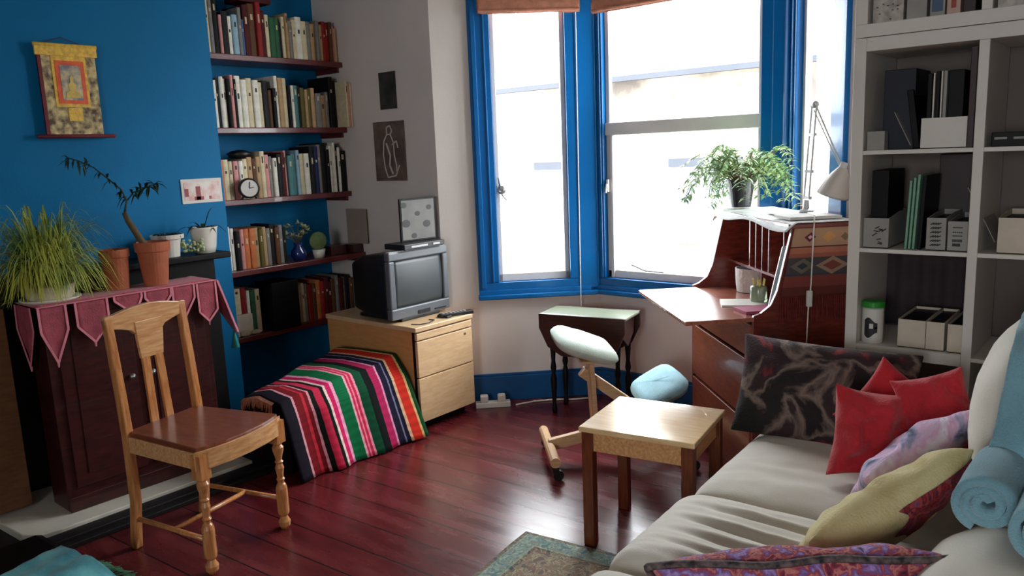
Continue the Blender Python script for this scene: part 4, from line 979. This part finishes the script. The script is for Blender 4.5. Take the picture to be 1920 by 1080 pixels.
MB().lathe([(0, -.03), (.014, -.03), (.016, 0), (0, 0)], 12, basis(hd+Vector((0, 0, .06)), sx_, sy_, ax)).build('lamp_socket', GREYMET, la)
mb = MB(); cu = [(-.03, -.015, .0), (-.0, -.085, .002)]
P_ = Vector(onb(U1+.02, V0+.20, 1.16)); pts = [onb(U1-.06, V0+.24, 1.166), onb(U1+.008, V0+.235, 1.162), onb(U1+.022, V0+.225, 1.10), onb(U1+.024, V0+.22, .9), onb(U1+.026, V0+.21, .80), onb(U1+.024, V0+.205, .6), onb(U1+.03, V0+.20, .35), onb(U1+.03, V0+.21, .05)]
cd = thing('lamp_cord', 'white lamp cord with inline switch hanging down the bureau side', 'cord')
mb.tube(pts, .003, 6); mb.build('cord_wire', WHITE, cd, smooth=True)
MB().box((0, 0, 0), (.022, .016, .065), TR(*onb(U1+.027, V0+.212, .84), PI/4)).build('inline_switch', WHITE, cd, bevel=.004)

# ------------------------------------------------------------------ white cube bookcase
SX = [-.88, -.84, -.505, -.475, -.140, -.110, .225, .265]
YF, YB = 2.90, 3.275
cs = thing('cube_bookcase', 'white open cube bookcase beside the bureau, the lower of two', 'bookcase')
ZR = (.72, 1.052, 1.066, 1.392, 1.406, 1.738)
MB().b2((SX[0], YF, .68), (SX[1], YB, 1.783)).build('side_board', WHITE, cs, bevel=.002)
MB().b2((SX[6], YF, 0), (SX[7], YB, 1.783)).build('side_board', WHITE, cs, bevel=.002)
MB().b2((SX[2], YF+.002, 0), (SX[3], YB, 1.738)).build('upright', WHITE, cs, bevel=.002)
MB().b2((SX[4], YF+.002, 0), (SX[5], YB, 1.738)).build('upright', WHITE, cs, bevel=.002)
MB().b2((SX[1], YF, .68), (SX[2], YB, .72)).build('bottom_board', WHITE, cs, bevel=.002)
MB().b2((SX[1], YF, 1.738), (SX[6], YB, 1.783)).build('top_board', WHITE, cs, bevel=.002)
for z in (1.052, 1.392):
    for a, bq in ((1, 2), (3, 4), (5, 6)): MB().b2((SX[a], YF+.003, z), (SX[bq], YB, z+.014)).build('shelf', WHITE, cs, bevel=.001)
for z in (.05, .38, .70):
    for a, bq in ((3, 4), (5, 6)): MB().b2((SX[a], YF+.003, z), (SX[bq], YB, z+.014)).build('shelf', WHITE, cs, bevel=.001)
mb = MB(); mb.b2((-.865, YF+.02, 0), (-.83, YF+.06, .68)); mb.build('support_leg', BLACKW, cs); mb = MB().b2((-.865, YB-.05, 0), (-.83, YB-.01, .68)); mb.build('support_leg', BLACKW, cs)
us = thing('cube_bookcase', 'white cube bookcase stacked on top of the lower one, cut by the frame', 'bookcase')
MB().b2((SX[0], YF, 1.785), (SX[7], YB, 1.828)).build('bottom_board', WHITE, us, bevel=.002)
MB().b2((SX[0], YF, 1.828), (SX[1], YB, 2.22)).build('side_board', WHITE, us, bevel=.002)
MB().b2((SX[6], YF, 1.828), (SX[7], YB, 2.22)).build('side_board', WHITE, us, bevel=.002)
MB().b2((SX[0], YF, 2.22), (SX[7], YB, 2.26)).build('top_board', WHITE, us, bevel=.002)
for k in (2, 4): MB().b2((SX[k], YF+.002, 1.828), (SX[k+1], YB, 2.22)).build('upright', WHITE, us, bevel=.002)
# contents
GREYC = mat('pale_grey_card', (150, 146, 140), .6, .06, 20); PATT = mat('grey_leaf_pattern_card', (196, 188, 178), .6, rgb2=(150, 142, 136), scale=38)
INK = mat('dark_printed_ink', (40, 38, 42), .6, .1); NAVYC = mat('dark_navy_card', (14, 16, 34), .6, .2, 20); DKRED = mat('dark_maroon_binder', (44, 14, 16), .5, .2, 10)
GRNP = mat('pale_green_papers', (120, 164, 138), .6, .1, 30); TANB = mat('cream_box_card', (204, 190, 172), .6, .05, 20)
def file_box(name, label, x0, x1, z, hf, hb, m_, y0=2.925, dp=.25, marks=None, group=None, inner=True):
    e = thing(name, label, 'magazine file', (0, 0, 0), 0, group); t = .003
    mb = MB(); mb.b2((x0, y0, z), (x1, y0+t, z+hf)); mb.b2((x0, y0+dp-t, z), (x1, y0+dp, z+hb)); mb.b2((x0, y0, z), (x1, y0+dp, z+t))
    for x in (x0, x1-t):
        mb.prism([(y0, z), (y0+dp, z), (y0+dp, z+hb), (y0+dp*.55, z+hb), (y0+t, z+hf)], x, x+t, Matrix(((0, 0, 1, 0), (1, 0, 0, 0), (0, 1, 0, 0), (0, 0, 0, 1))))
    mb.build('file_body', m_, e)
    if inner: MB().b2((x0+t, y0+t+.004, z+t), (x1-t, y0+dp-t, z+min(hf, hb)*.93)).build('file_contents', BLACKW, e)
    if marks:
        g = MB(); marks(g, x0, x1, y0-.0008, z, hf); g.build('printed_marks', INK, e)
    return e
def slab(name, label, cat, x0, x1, y0, y1, z0, z1, m_, tilt=0, group=None, bev=.002):
    o = MB().b2((x0, y0, 0), (x1, y1, z1-z0)).build(name, m_, bevel=bev); o.location.z = z0
    if tilt:
        o.data.transform(Matrix.Translation((-(x0+x1)/2, 0, 0))); o.location.x = (x0+x1)/2; o.rotation_euler[1] = tilt
    return tag(o, label, cat, group)
r1, r2, r3 = 1.406, 1.066, .72
# row one left cell
slab('folder', 'tall dark navy folder standing at the left of the top-left cube', 'folder', -.80, -.70, 2.98, 3.18, r1, r1+.27, NAVYC)
slab('folder', 'black folder leaning beside the navy folder in the top-left cube', 'folder', -.695, -.675, 2.96, 3.16, r1+.003, r1+.20, BLACKW, -.14)
slab('small_box', 'small pale grey box in the lower left of the top-left cube', 'box', -.832, -.775, 2.915, 2.96, r1, r1+.065, GREYC)
file_box('magazine_file', 'plain white magazine file at the right of the top-left cube', -.665, -.530, r1, .10, .105, WHITE, inner=False)
for k, (x, th, hgt, mm, nm) in enumerate(((-.655, .014, .245, BLACKW, 'black'), (-.638, .005, .245, WHITE, 'white'), (-.630, .012, .25, BLACKW, 'black'), (-.615, .005, .25, WHITE, 'white'), (-.607, .010, .25, GREYC, 'grey'), (-.592, .045, .25, BLACKW, 'thick black'))):
    slab('document', '%s document standing in the white magazine file, %s' % (nm, ('leftmost', 'beside the leftmost', 'third from its left', 'fourth from its left', 'fifth from its left', 'rightmost')[k]), 'document', x, x+th, 2.94, 3.14, r1+.004, r1+hgt, mm, 0, 'documents in the plain white magazine file')
slab('binder', 'tall dark maroon binder against the right wall of the top-left cube', 'binder', -.527, -.508, 2.91, 3.2, r1, r1+.315, DKRED)
slab('plastic_sleeve', 'limp grey plastic sleeve leaning in the middle of the top-left cube', 'folder', -.70, -.697, 2.94, 3.12, r1+.012, r1+.14, GREYC, -.45)
# row two left cell
def scrib(g, x0, x1, y, z, hf):
    for i in range(9):
        a = x0+(x1-x0)*random.uniform(.35, .75); c_ = z+hf*random.uniform(.15, .7); g.beam((a, y, c_), (a+.014, y, c_+random.uniform(-.006, .012)), .001, .004, (0, 0, 1))
def lines(g, x0, x1, y, z, hf):
    for i in range(6):
        c_ = z+hf*(.15+.13*i)
        for k in range(4):
            a = x0+.012+(x1-x0-.03)*k/4; g.beam((a, y, c_), (a+.011, y, c_+.006), .001, .004, (0, 0, 1))
def text(g, x0, x1, y, z, hf):
    for c_, n_, h_ in ((.22, 1, .010), (.36, 7, .009), (.52, 9, .004), (.64, 5, .004), (.80, 8, .004)):
        for k in range(n_):
            a = x0+.014+(x1-x0-.028)*k/n_; g.box((a+(x1-x0-.028)/n_*.42, y, z+hf*c_), ((x1-x0-.028)/n_*.8, .001, h_))
file_box('magazine_file', 'white magazine file with a scribbled mark, left in the second-row cube', -.835, -.752, r2, .105, .12, GREYC, marks=scrib, inner=False)
slab('folder', 'dark folder upright behind the scribbled white file', 'folder', -.82, -.765, 2.95, 3.16, r2+.004, r2+.27, BLACKW)
for k, x in enumerate((-.702, -.690, -.678)):
    slab('paper_pad', ('leftmost of three pale green pads standing in the second-row cube', 'middle of three pale green pads standing in the second-row cube', 'rightmost of three pale green pads beside the black folder')[k], 'paper', x, x+.008, 2.93, 3.12, r2+.001, r2+.235+.01*k, GRNP, .04, 'pale green pads in the second-row cube')
slab('folder', 'thin black folder right of the pale green pads', 'folder', -.662, -.650, 2.93, 3.13, r2+.001, r2+.25, BLACKW, .04)
file_box('magazine_file', 'white magazine file with rows of slanted marks in the second-row cube', -.633, -.574, r2, .11, .12, GREYC, marks=lines)
file_box('magazine_file', 'short wide magazine file with lines of print in the second-row cube', -.568, -.510, r2, .10, .11, GREYC, marks=text)
slab('binder', 'brown-black binder filling the right back of the second-row cube', 'binder', -.655, -.510, 3.18, 3.25, r2, r2+.315, DKRED)
# row three left cell
tu = thing('white_tub', 'white tub with a bright green lid and black patch in the bottom cube', 'tub', (-.800, 2.955, r3))
MB().lathe([(0, 0), (.034, 0), (.036, .004), (.036, .125), (.030, .13), (0, .13)], 26).build('tub_body', WHITE, tu)
MB().lathe([(0, 0), (.039, 0), (.039, .018), (.034, .022), (0, .022)], 26, TR(0, 0, .13)).build('lid', mat('green_plastic_lid', (40, 140, 44), .4, .05), tu)
g = MB()
def lab(u, v):
    a = -PI/2-.55+1.25*u; r_ = .0366; z = .03+.055*v
    return (r_*math.cos(a), r_*math.sin(a), z+.01*math.sin(u*5)*(1 if v > .5 else -1))
g.grid(lab, 14, 5).build('black_patch', INK, tu, smooth=True)
g = MB(); g.grid(lambda u, v: (.0370*math.cos(-PI/2-.05+.35*u), .0370*math.sin(-PI/2-.05+.35*u), .055+.018*v), 8, 3).build('pale_spot', WHITE, tu, smooth=True)
file_box('magazine_file', 'plain cream magazine file in the middle of the bottom cube', -.708, -.620, r3, .10, .102, TANB)
file_box('magazine_file', 'plain cream magazine file touching the middle one in the bottom cube', -.618, -.562, r3, .10, .102, TANB)
file_box('magazine_file', 'ribbed cream box file at the right edge of the bottom cube', -.552, -.507, r3, .098, .10, TANB)
CURT = mat('dark_purple_backcloth', (58, 46, 50), .9, .15, 12, .3, 60)
def cur(u, v): return (SX[1]+.003+(SX[2]-SX[1]-.006)*u, 3.262+.008*math.sin(u*26), .725+.32*v)
o = MB().grid(cur, 60, 6).build('dark_backcloth', CURT, smooth=True, solid=.002); tag(o, 'dark purple-grey cloth hanging at the back of the bottom cube', 'cloth')
# middle column
slab('flat_box', 'flat black box with pale print in the top-middle cube', 'box', -.46, -.18, 2.93, 3.16, r1, r1+.045, BLACKW)
g = MB()
for k in range(3): g.box((-.435+.052*k, 2.9295, r1+.026), (.034, .001, .007))
o = g.build('pale_print', GREYC, bpy.data.objects['flat_box'])
o.location.z = -r1
file_box('magazine_file', 'cream magazine file in the middle cube right of the second row', -.425, -.33, r2, .115, .125, TANB)
slab('paper_roll', 'grey paper leaning behind the cream file in the middle cube', 'paper', -.44, -.437, 2.97, 3.17, r2+.03, r2+.23, GREYC, -.45)
MB
# upper unit
def dots(g, x0, x1, y, z, hf):
    for i in range(16): g.box((random.uniform(x0+.008, x1-.008), y, random.uniform(z+.01, z+hf-.02)), (.006, .001, .003))
zt = 1.828
file_box('magazine_file', 'mottled grey magazine file at the left of the uppermost row', -.830, -.735, zt, .17, .25, PATT, marks=dots)
file_box('magazine_file', 'plain pale magazine file second from left in the uppermost row', -.725, -.665, zt, .17, .25, GREYC)
file_box('magazine_file', 'narrow file with a blue square in the uppermost row', -.655, -.612, zt, .17, .25, GREYC)
slab('blue_label', 'blue square label on the narrow file in the uppermost row', 'label', -.650, -.618, 2.9225, 2.9245, zt+.015, zt+.065, mat('dull_blue_print', (70, 92, 116), .6), bev=0)
file_box('magazine_file', 'pinkish file with a red figure in the uppermost row', -.606, -.568, zt, .17, .25, mat('pinkish_card', (190, 158, 146), .6))
slab('red_label', 'small red shape printed on the pinkish file', 'label', -.594, -.58, 2.9225, 2.9245, zt+.02, zt+.05, mat('dull_red_print', (150, 60, 50), .6), bev=0)
slab('binder', 'dark brown binder at the right of the upper left cube', 'binder', -.560, -.525, 2.925, 3.15, zt, zt+.28, DKRED)
file_box('magazine_file', 'mottled grey magazine file in the upper middle cube', -.465, -.30, zt, .17, .25, PATT, marks=dots)

# ------------------------------------------------------------------ sofa
SA = .055
sf = thing('sofa', 'cream cotton sofa along the right side heaped with cushions', 'sofa')
ST = TR(-1.05, 2.0, 0, SA)       # local x from front edge backwards, y along the sofa
def slabcush(x0, x1, y0, y1, z0, z1, seed, wr=.006, folds=0):
    mb = MB(); N_ = 40
    def outer(u, v, top):
        a, c_ = 2*u-1, 2*v-1
        # rounded box superellipse
        ea = max(0, 1-abs(a)**9); ec = max(0, 1-abs(c_)**9); k = (ea*ec)**.33
        x = (x0+x1)/2+(x1-x0)/2*a; y = (y0+y1)/2+(y1-y0)/2*c_
        cr = .018*(1-abs(a)**3)*(1-abs(c_)**3)
        z = (z0+z1)/2+((z1-z0)/2*k*(1 if top else -1))+(cr*k if top else 0)
        if top:
            z += wr*noise.fractal(Vector((x*5+seed, y*9, seed)), 1, 2, 3)*k
            if folds:
                for (fy, sl, am, w_) in folds:
                    d = (y-fy-sl*(x-x0))/w_; e_ = math.exp(-d*d); xs = (x-x0)/(x1-x0); z -= am*e_*max(0, min(1, (xs-.08)*4))*k*(1-.4*xs); z += am*.5*math.exp(-(d-1.8)**2)*k*max(0, min(1, (xs-.08)*4))
        return (x, y, z)
    mb.grid(lambda u, v: outer(u, v, True), N_*2, N_*2, ST); mb.grid(lambda u, v: outer(u, v, False), N_*2, N_*2, ST)
    o = mb.build('seat_cushion', SOFAC, sf, smooth=True)
    bm = bmesh.new(); bm.from_mesh(o.data); bmesh.ops.remove_doubles(bm, verts=bm.verts, dist=.0006); bmesh.ops.recalc_face_normals(bm, faces=bm.faces); bm.to_mesh(o.data); bm.free()
    return o
slabcush(0, .78, .02, .80, .29, .445, 3, .006, [(.25, .1, .006, .03), (.5, -.1, .004, .03)])
slabcush(-.01, .78, -.46, .012, .29, .450, 9, .006, [(-.10, -.10, .014, .012), (-.19, -.13, .024, .014), (-.27, -.10, .014, .012), (-.33, -.12, .012, .010), (-.40, -.05, .010, .012)])
slabcush(-.02, .78, -1.30, -.468, .29, .445, 14, .006, [(-.55, -.05, .008, .02)])
MB().b2((.03, -1.30, .07), (.86, .80, .29), ST).build('sofa_base', SOFAC, sf, bevel=.02)
for a, c_ in ((.08, -1.22), (.08, .72), (.8, -1.22), (.8, .72)): MB().b2((a-.03, c_-.03, 0), (a+.03, c_+.03, .07), ST).build('sofa_foot', BLACKW, sf)
MB().b2((.90, -1.30, .07), (1.12, .80, .58), ST).build('back_frame', SOFAC, sf, bevel=.04)
# back cushions: far tall one, near low one
def block(name, m_, lo, hi, T, par, pw=5.0, seed=0, wr=.006, N_=36):
    c = [(lo[i]+hi[i])/2 for i in range(3)]; d = [(hi[i]-lo[i])/2 for i in range(3)]
    bm = bmesh.new(); bmesh.ops.create_cube(bm, size=2); bmesh.ops.subdivide_edges(bm, edges=bm.edges, cuts=15, use_grid_fill=True)
    for v in bm.verts:
        q = v.co.copy(); L = (abs(q.x)**pw+abs(q.y)**pw+abs(q.z)**pw)**(1/pw); q /= L
        q = Vector((c[0]+d[0]*q.x, c[1]+d[1]*q.y, c[2]+d[2]*q.z)); nn = v.co.normalized()
        v.co = T @ (q+nn*wr*noise.fractal(Vector((q.x*6+seed, q.y*6, q.z*6)), 1, 2, 3))
    me = bpy.data.meshes.new(name); bm.to_mesh(me); bm.free(); me.materials.append(m_)
    for p_ in me.polygons: p_.use_smooth = True
    o = bpy.data.objects.new(name, me); COL.objects.link(o); o.parent = par; return o
block('back_cushion', SOFAC, (-.35, 1.93, .46), (.16, 2.66, 1.0), TR(0, 0, 0), sf, 3.2, 3, .010)
block('back_cushion', SOFAC, (-.345, 1.12, .42), (.10, 1.90, .665), TR(0, 0, 0), sf, 3.2, 8, .010)

# cushions on the sofa
def pattern(name, stops, scale=6, det=4, rough=.85, vor=False, distort=1.5):
    m = mat(name, (100, 100, 100), rough, bump=.4, bscale=160); n, l, b = nodes_of(m)
    tc = n.new('ShaderNodeTexCoord'); ns = n.new('ShaderNodeTexNoise'); ns.inputs['Scale'].default_value = scale; ns.inputs['Detail'].default_value = det; ns.inputs['Distortion'].default_value = distort
    l.new(tc.outputs['Object'], ns.inputs['Vector']); r = ramp(n, stops, False); l.new(ns.outputs['Fac'], r.inputs[0]); l.new(r.outputs[0], b.inputs['Base Color']); return m
DARKFL = pattern('dark_floral_cushion', [(.30, (16, 10, 12)), (.43, (28, 17, 19)), (.485, (120, 102, 92)), (.53, (44, 28, 31)), (.60, (52, 26, 30)), (.635, (128, 30, 36)), (.72, (150, 50, 48))], 5, 5, distort=.6)
PURPW = pattern('lilac_white_cushion', [(.32, (70, 72, 100)), (.40, (150, 148, 180)), (.47, (212, 180, 206)), (.55, (206, 160, 194)), (.64, (224, 214, 226)), (.72, (110, 108, 140))], 7, 4)
YELM = pattern('straw_yellow_cushion', [(.30, (186, 164, 108)), (.45, (206, 190, 138)), (.60, (214, 200, 150)), (.75, (190, 168, 110))], 5, 3)
REDEMB = pattern('red_embroidery', [(.30, (90, 16, 20)), (.42, (158, 34, 40)), (.50, (70, 30, 50)), (.58, (176, 60, 50)), (.68, (110, 70, 110))], 26, 4)
BATIK = pattern('batik_red_purple_cushion', [(.28, (60, 30, 60)), (.38, (150, 52, 70)), (.44, (206, 130, 124)), (.50, (160, 56, 70)), (.56, (120, 96, 160)), (.64, (186, 150, 210)), (.72, (70, 44, 84))], 34, 5, distort=.5)
STRIPEP = mat('black_white_twist_piping', (120, 100, 100), .8, rgb2=(30, 24, 28), scale=60)
cushion('floral_cushion', 'large dark cushion with grey and red floral print at the far sofa end', DARKFL, (-.86, 2.61, .60), (1, .06, -.02), (.20, .33, .88), .60, .36, .15, 2, .05, .010)
cushion('red_cushion', 'plain red cushion behind, its corner pointing up under the bookcase', REDF, (-.60, 2.50, .615), (.75, .2, -.55), (.45, .2, .8), .28, .25, .10, 5, .13, .016)
cushion('red_cushion', 'plain red cushion in front leaning on the dark floral one', REDF, (-.61, 2.33, .60), (.80, .55, -.12), (-.02, .22, .95), .27, .28, .12, 11, .15, .034)
cushion('red_cushion', 'plain red cushion against the sofa back above the lilac cushion', REDF, (-.465, 2.40, .665), (.85, .4, .25), (-.22, .3, .9), .20, .25, .11, 17, .10, .016)
cushion('lilac_cushion', 'lilac and white patterned cushion between the red and yellow ones', PURPW, (-.483, 2.18, .595), (.547, .726, .417), (-.33, .66, -.67), .36, .26, .11, 21, .06, .012)
yc = cushion('yellow_cushion', 'straw yellow cushion with red embroidered underside on the sofa', YELM, (-.472, 1.85, .575), (.534, .762, .366), (-.36, .61, -.71), .46, .28, .13, 25, .06, .016)
# embroidered patch as its own band on the near side of the yellow cushion
def emb(u, v):
    a = -.05+.09*math.sin(v*8)*(1-u)+1.0*u*.95; c_ = -.95+.75*v+.06*math.sin(u*11)*v
    k = max(0, (1-abs(a)**2.6)*(1-abs(c_)**2.6))**.5
    nz_ = noise.fractal(Vector((a*1.6+25*7.1, c_*1.6-3, 25*2.3)), 1, 2, 3)
    z = -(.13/2*k)*(1+.15*nz_)+.016*nz_*(.35+k)
    return (.23*a*(1-.06*(1-c_*c_)*abs(a)), .14*c_*(1-.06*(1-a*a)*abs(c_)), z-.004)
MB().grid(emb, 24, 14).build('embroidered_side', REDEMB, yc, smooth=True)
cushion('batik_cushion', 'red and purple batik cushion with twisted piping, nearest on the sofa', BATIK, (-.560, 1.545, .515), (.84, .535, .08), (-.40, .55, -.73), .60, .30, .11, 31, .05, .012, STRIPEP)

# towel rolled at its lower end, resting over the tall back cushion
tw = thing('blue_towel', 'folded blue-grey towel over the tall sofa cushion, its end rolled twice', 'towel')
def towel(u, v):
    # v 0 (behind top) -> 1 (down the near face)
    x = -.255+.30*u
    path = [(2.35, 1.012), (2.10, 1.020), (1.98, 1.008), (1.925, .965), (1.905, .88), (1.885, .80), (1.86, .74)]
    q = v*(len(path)-1); i = min(int(q), len(path)-2); f = q-i; y = path[i][0]*(1-f)+path[i+1][0]*f; z = path[i][1]*(1-f)+path[i+1][1]*f
    wv = .010*noise.fractal(Vector((u*4+v*2, v*3-u*2, 1)), 1, 2, 3)
    return (x+.015*math.sin(v*4)*(1-u), y-.008-wv, z+.012+wv*.6)
MB().grid(towel, 30, 36).build('towel_sheet', TEALF, tw, smooth=True, solid=.014)
def roll(cx, cz, y0, y1, r0, seed, turns=2.6, sgn=1):
    mb = MB(); NU = 90
    def fn(u, v):
        a = u*turns*2*PI*sgn+seed; r_ = .010+(r0-.010)*u; yy_ = y0+(y1-y0)*v
        r_ += .002*noise.noise(Vector((a, v*3, seed)))
        return (cx+r_*math.cos(a)*1.08+.02*v*0, yy_+.006*math.sin(a+seed), cz+r_*math.sin(a))
    return mb.grid(fn, NU, 8).build('towel_roll', TEALF, tw, smooth=True, solid=.016)
roll(-.232, .742, 1.66, 1.88, .050, .6); roll(-.118, .745, 1.58, 1.88, .062, 2.4)

# ------------------------------------------------------------------ rug
m = mat('oriental_rug', (100, 120, 110), .95); n, l, b = nodes_of(m)
tc = n.new('ShaderNodeTexCoord'); sx = n.new('ShaderNodeSeparateXYZ'); l.new(tc.outputs['Object'], sx.inputs[0])
RW, RL = .72, 1.30
ax_ = mth('SUBTRACT', RW/2, mth('ABSOLUTE', sx.outputs[0], None, n, l), n, l); ay_ = mth('SUBTRACT', RL/2, mth('ABSOLUTE', sx.outputs[1], None, n, l), n, l)
dd = mth('MINIMUM', ax_, ay_, n, l)
ns = n.new('ShaderNodeTexNoise'); ns.inputs['Scale'].default_value = 22; ns.inputs['Detail'].default_value = 4; ns.inputs['Distortion'].default_value = 2; l.new(tc.outputs['Object'], ns.inputs['Vector'])
rA = ramp(n, [(.0, (78, 66, 60)), (.12, (120, 150, 140)), (.15, (96, 136, 138)), (.58, (134, 152, 134)), (.64, (60, 44, 42)), (.72, (122, 94, 78)), (1.0, (128, 98, 84))]); l.new(mth('DIVIDE', dd, .14, n, l), rA.inputs[0])
rB = ramp(n, [(.38, (70, 100, 104)), (.45, (140, 104, 86)), (.5, (206, 200, 170)), (.56, (104, 130, 104)), (.62, (160, 124, 104))], False); l.new(ns.outputs['Fac'], rB.inputs[0])
mx = n.new('ShaderNodeMixRGB'); mx.inputs[0].default_value = .45; l.new(rA.outputs[0], mx.inputs[1]); l.new(rB.outputs[0], mx.inputs[2]); l.new(mx.outputs[0], b.inputs['Base Color'])
def rugf(u, v): return (-RW/2+RW*u, -RL/2+RL*v, .006+.003*noise.noise(Vector((u*5, v*6, 0))))
o = MB().grid(rugf, 24, 36).build('oriental_rug', m, smooth=True, solid=.008)
ca, sa = math.cos(.14), math.sin(.14)
cx_, cy_ = -1.81+(RW/2*ca+RL/2*sa), 2.16+(RW/2*sa-RL/2*ca)
o.location = (cx_, cy_, 0); o.rotation_euler[2] = .14
tag(o, 'faded green and brown oriental rug on the floor in front of the sofa', 'rug')

# ------------------------------------------------------------------ turquoise blanket on a dark stool, lower left
bs = thing('footstool', 'low black footstool at the bottom left corner', 'stool', (-2.95, .77, 0), .05)
MB().box((0, 0, .06), (.42, .36, .12)).build('stool_body', BLACKW, bs, bevel=.03)
TURQ = mat('turquoise_blanket', (120, 208, 216), .9, rgb2=(60, 158, 176), scale=9, bump=.5, bscale=120, sheen=.3)
def tq(u, v):
    x = -2.86+.32*u-.10*v; y = .665+.34*v+.05*u
    z = .132+.010*math.sin(u*22+v*4)*.5+.010*noise.noise(Vector((u*6, v*6, 4)))
    if v > .78: z -= (v-.78)*.5
    if u > .62: z -= (u-.62)*.30
    return (x, y, max(z, .006))
o = MB().grid(tq, 44, 30).build('turquoise_blanket', TURQ, smooth=True, solid=.006); tag(o, 'turquoise fringed blanket heaped on the floor at the bottom left', 'blanket')
mb = MB(); GRF = mat('green_fringe', (70, 120, 88), .9, .3, 40)
for i in range(46):
    q = Vector(tq(1, i/45)); mb.tube([q, q+Vector((.03+.02*random.random(), .01+.03*random.random(), 0)), q+Vector((.05+.02*random.random(), .03*random.random(), 0))], .0022, 4)
    q = Vector(tq(i/45, 1)); mb.tube([q, q+Vector((.01*random.random(), .02, -.0)), q+Vector((.0, .05+.02*random.random(), -min(q.z-.004, .03)))], .0022, 4)
x = mb.build('fringe', GRF, o); x['kind'] = 'stuff'

# ------------------------------------------------------------------ sockets and cable by the skirting
ex = thing('extension_socket', 'white extension socket block with plugs beside the beech cabinet', 'socket', (-2.93, 3.245, 0), PI/4)
MB().box((0, 0, .016), (.20, .05, .032)).build('socket_block', WHITE, ex, bevel=.004)
for x in (-.05, .05):
    q = MB().box((x, 0, .052), (.045, .045, .04)).build('plug', WHITE, ex, bevel=.006)
tag(MB().tube([(-2.83, 3.33, .006), (-2.78, 3.44, .006), (-2.70, 3.53, .006), (-2.62, 3.58, .006), (-2.55, 3.66, .006)], .005, 8).build('white_cable', WHITE, smooth=True), 'white cable running from the extension socket along the skirting', 'cable')

# ------------------------------------------------------------------ odds on the alcove shelves
vs_ = thing('flower_vase', 'dark blue vase of mixed succulents on the fourth alcove shelf', 'vase', (-3.925, 2.70, .87))
MB().lathe([(0, 0), (.03, 0), (.045, .03), (.045, .055), (.022, .085), (.026, .105), (.020, .105), (0, .08)], 22).build('vase_body', mat('blue_glass_vase', (24, 44, 104), .15, .1, 10, coat=.5), vs_, smooth=True)
mb = MB(); mc = MB()
for i in range(16):
    a = random.uniform(0, 2*PI); L = random.uniform(.02, .09); h_ = random.uniform(.03, .12)
    tip = (L*math.cos(a)*.7, L*math.sin(a), .10+h_); mb.tube([(0, 0, .09), (tip[0]*.5, tip[1]*.5, .10+h_*.7), tip], .002, 4)
    for k in range(9):
        d = Vector((random.uniform(-1, 1), random.uniform(-1, 1), random.uniform(-.2, 1))).normalized(); leaf(mc, [Vector(tip), Vector(tip)+d*.015, Vector(tip)+d*.028], .012)
mb.build('stems', STEMM, vs_, smooth=True); mc.build('leaves', PALE, vs_, smooth=True)
rl = thing('round_leaf_plant', 'squat plant with one round dull green leaf beside the blue vase', 'plant', (-3.92, 2.84, .87))
MB().lathe([(0, 0), (.03, 0), (.04, .05), (.036, .05), (0, .04)], 18).build('pot', POTW, rl, smooth=True)
mb = MB().lathe([(0, -.008), (.05, -.006), (.056, 0), (.05, .006), (0, .008)], 22, TR(0, 0, .10) @ SPECR @ Matrix.Rotation(.2, 4, 'X')); mb.tube([(0, 0, .04), (0, 0, .07)], .006, 6)
mb.build('round_leaf', mat('dull_green_leaf', (98, 118, 70), .6, .2, 20), rl, smooth=True)
slab('keepsake_box', 'dark red wooden box at the end of the fourth alcove shelf', 'box', -4.02, -3.92, 2.93, 3.05, .87, .925, MAROONW)
slab('clear_sheet', 'translucent beige card leaning on the wall above the fourth shelf', 'card', -3.99, -3.80, 3.118, 3.122, .925+.0, 1.14, mat('beige_card', (160, 144, 132), .5, .05, 6), bev=0)
slab('card_stand', 'small dark wooden block carrying the beige card', 'block', -3.97, -3.87, 3.06, 3.135, .87, .924, MAROONW)
# lowest shelf: white box frame, red and green spines, black box, stones
slab('document_tray', 'pale open tray box at the left of the lowest alcove shelf', 'box', -4.15, -3.99, 2.24, 2.40, .48, .60, TANB)
for k, (cn, y_) in enumerate((('grey', 2.245), ('cream', 2.30), ('red', 2.35), ('white', 2.385), ('green', 2.41), ('cream', 2.44))):
    o = book_mb((.05, .045, .03, .02, .025, .03)[k], .18, .25).build('book', [book_mat(cn), PAGES, BANDD]); o.location = (-4.01 if k > 1 else -4.005, y_, .48 if k > 2 else .602)
    if k <= 2: o.scale.z = .6
    tag(o, '%s book %s on the lowest alcove shelf' % (cn, ('laid upright on the pale tray at far left', 'next to the grey one above the tray', 'above the right end of the tray', 'just right of the tray', 'right of the thin white one', 'left of the black speaker box')[k]), 'book', 'books on the lowest alcove shelf')
sb = slab('speaker_box', 'tall black box standing among the books on the lowest alcove shelf', 'box', -4.10, -3.93, 2.50, 2.68, .48, .76, BLACKW)
for k, (y_, r_) in enumerate(((2.27, .026), (2.33, .032), (2.40, .028))):
    mb = MB().lathe([(0, 0), (r_*.7, .002), (r_, r_*.4), (r_*.7, r_*.85), (0, r_)], 14); o = mb.build('pebble', mat('pale_pebble', (176, 160, 130), .8, .15, 30), smooth=True); o.location = (-3.968+.0*k, y_, .481)
    o.scale = (.7, 1.2, 1); o['label'] = ('leftmost', 'middle', 'rightmost')[k]+' pale pebble on the front edge of the lowest shelf'; o['category'] = 'pebble'; o['group'] = 'pebbles on the lowest shelf'
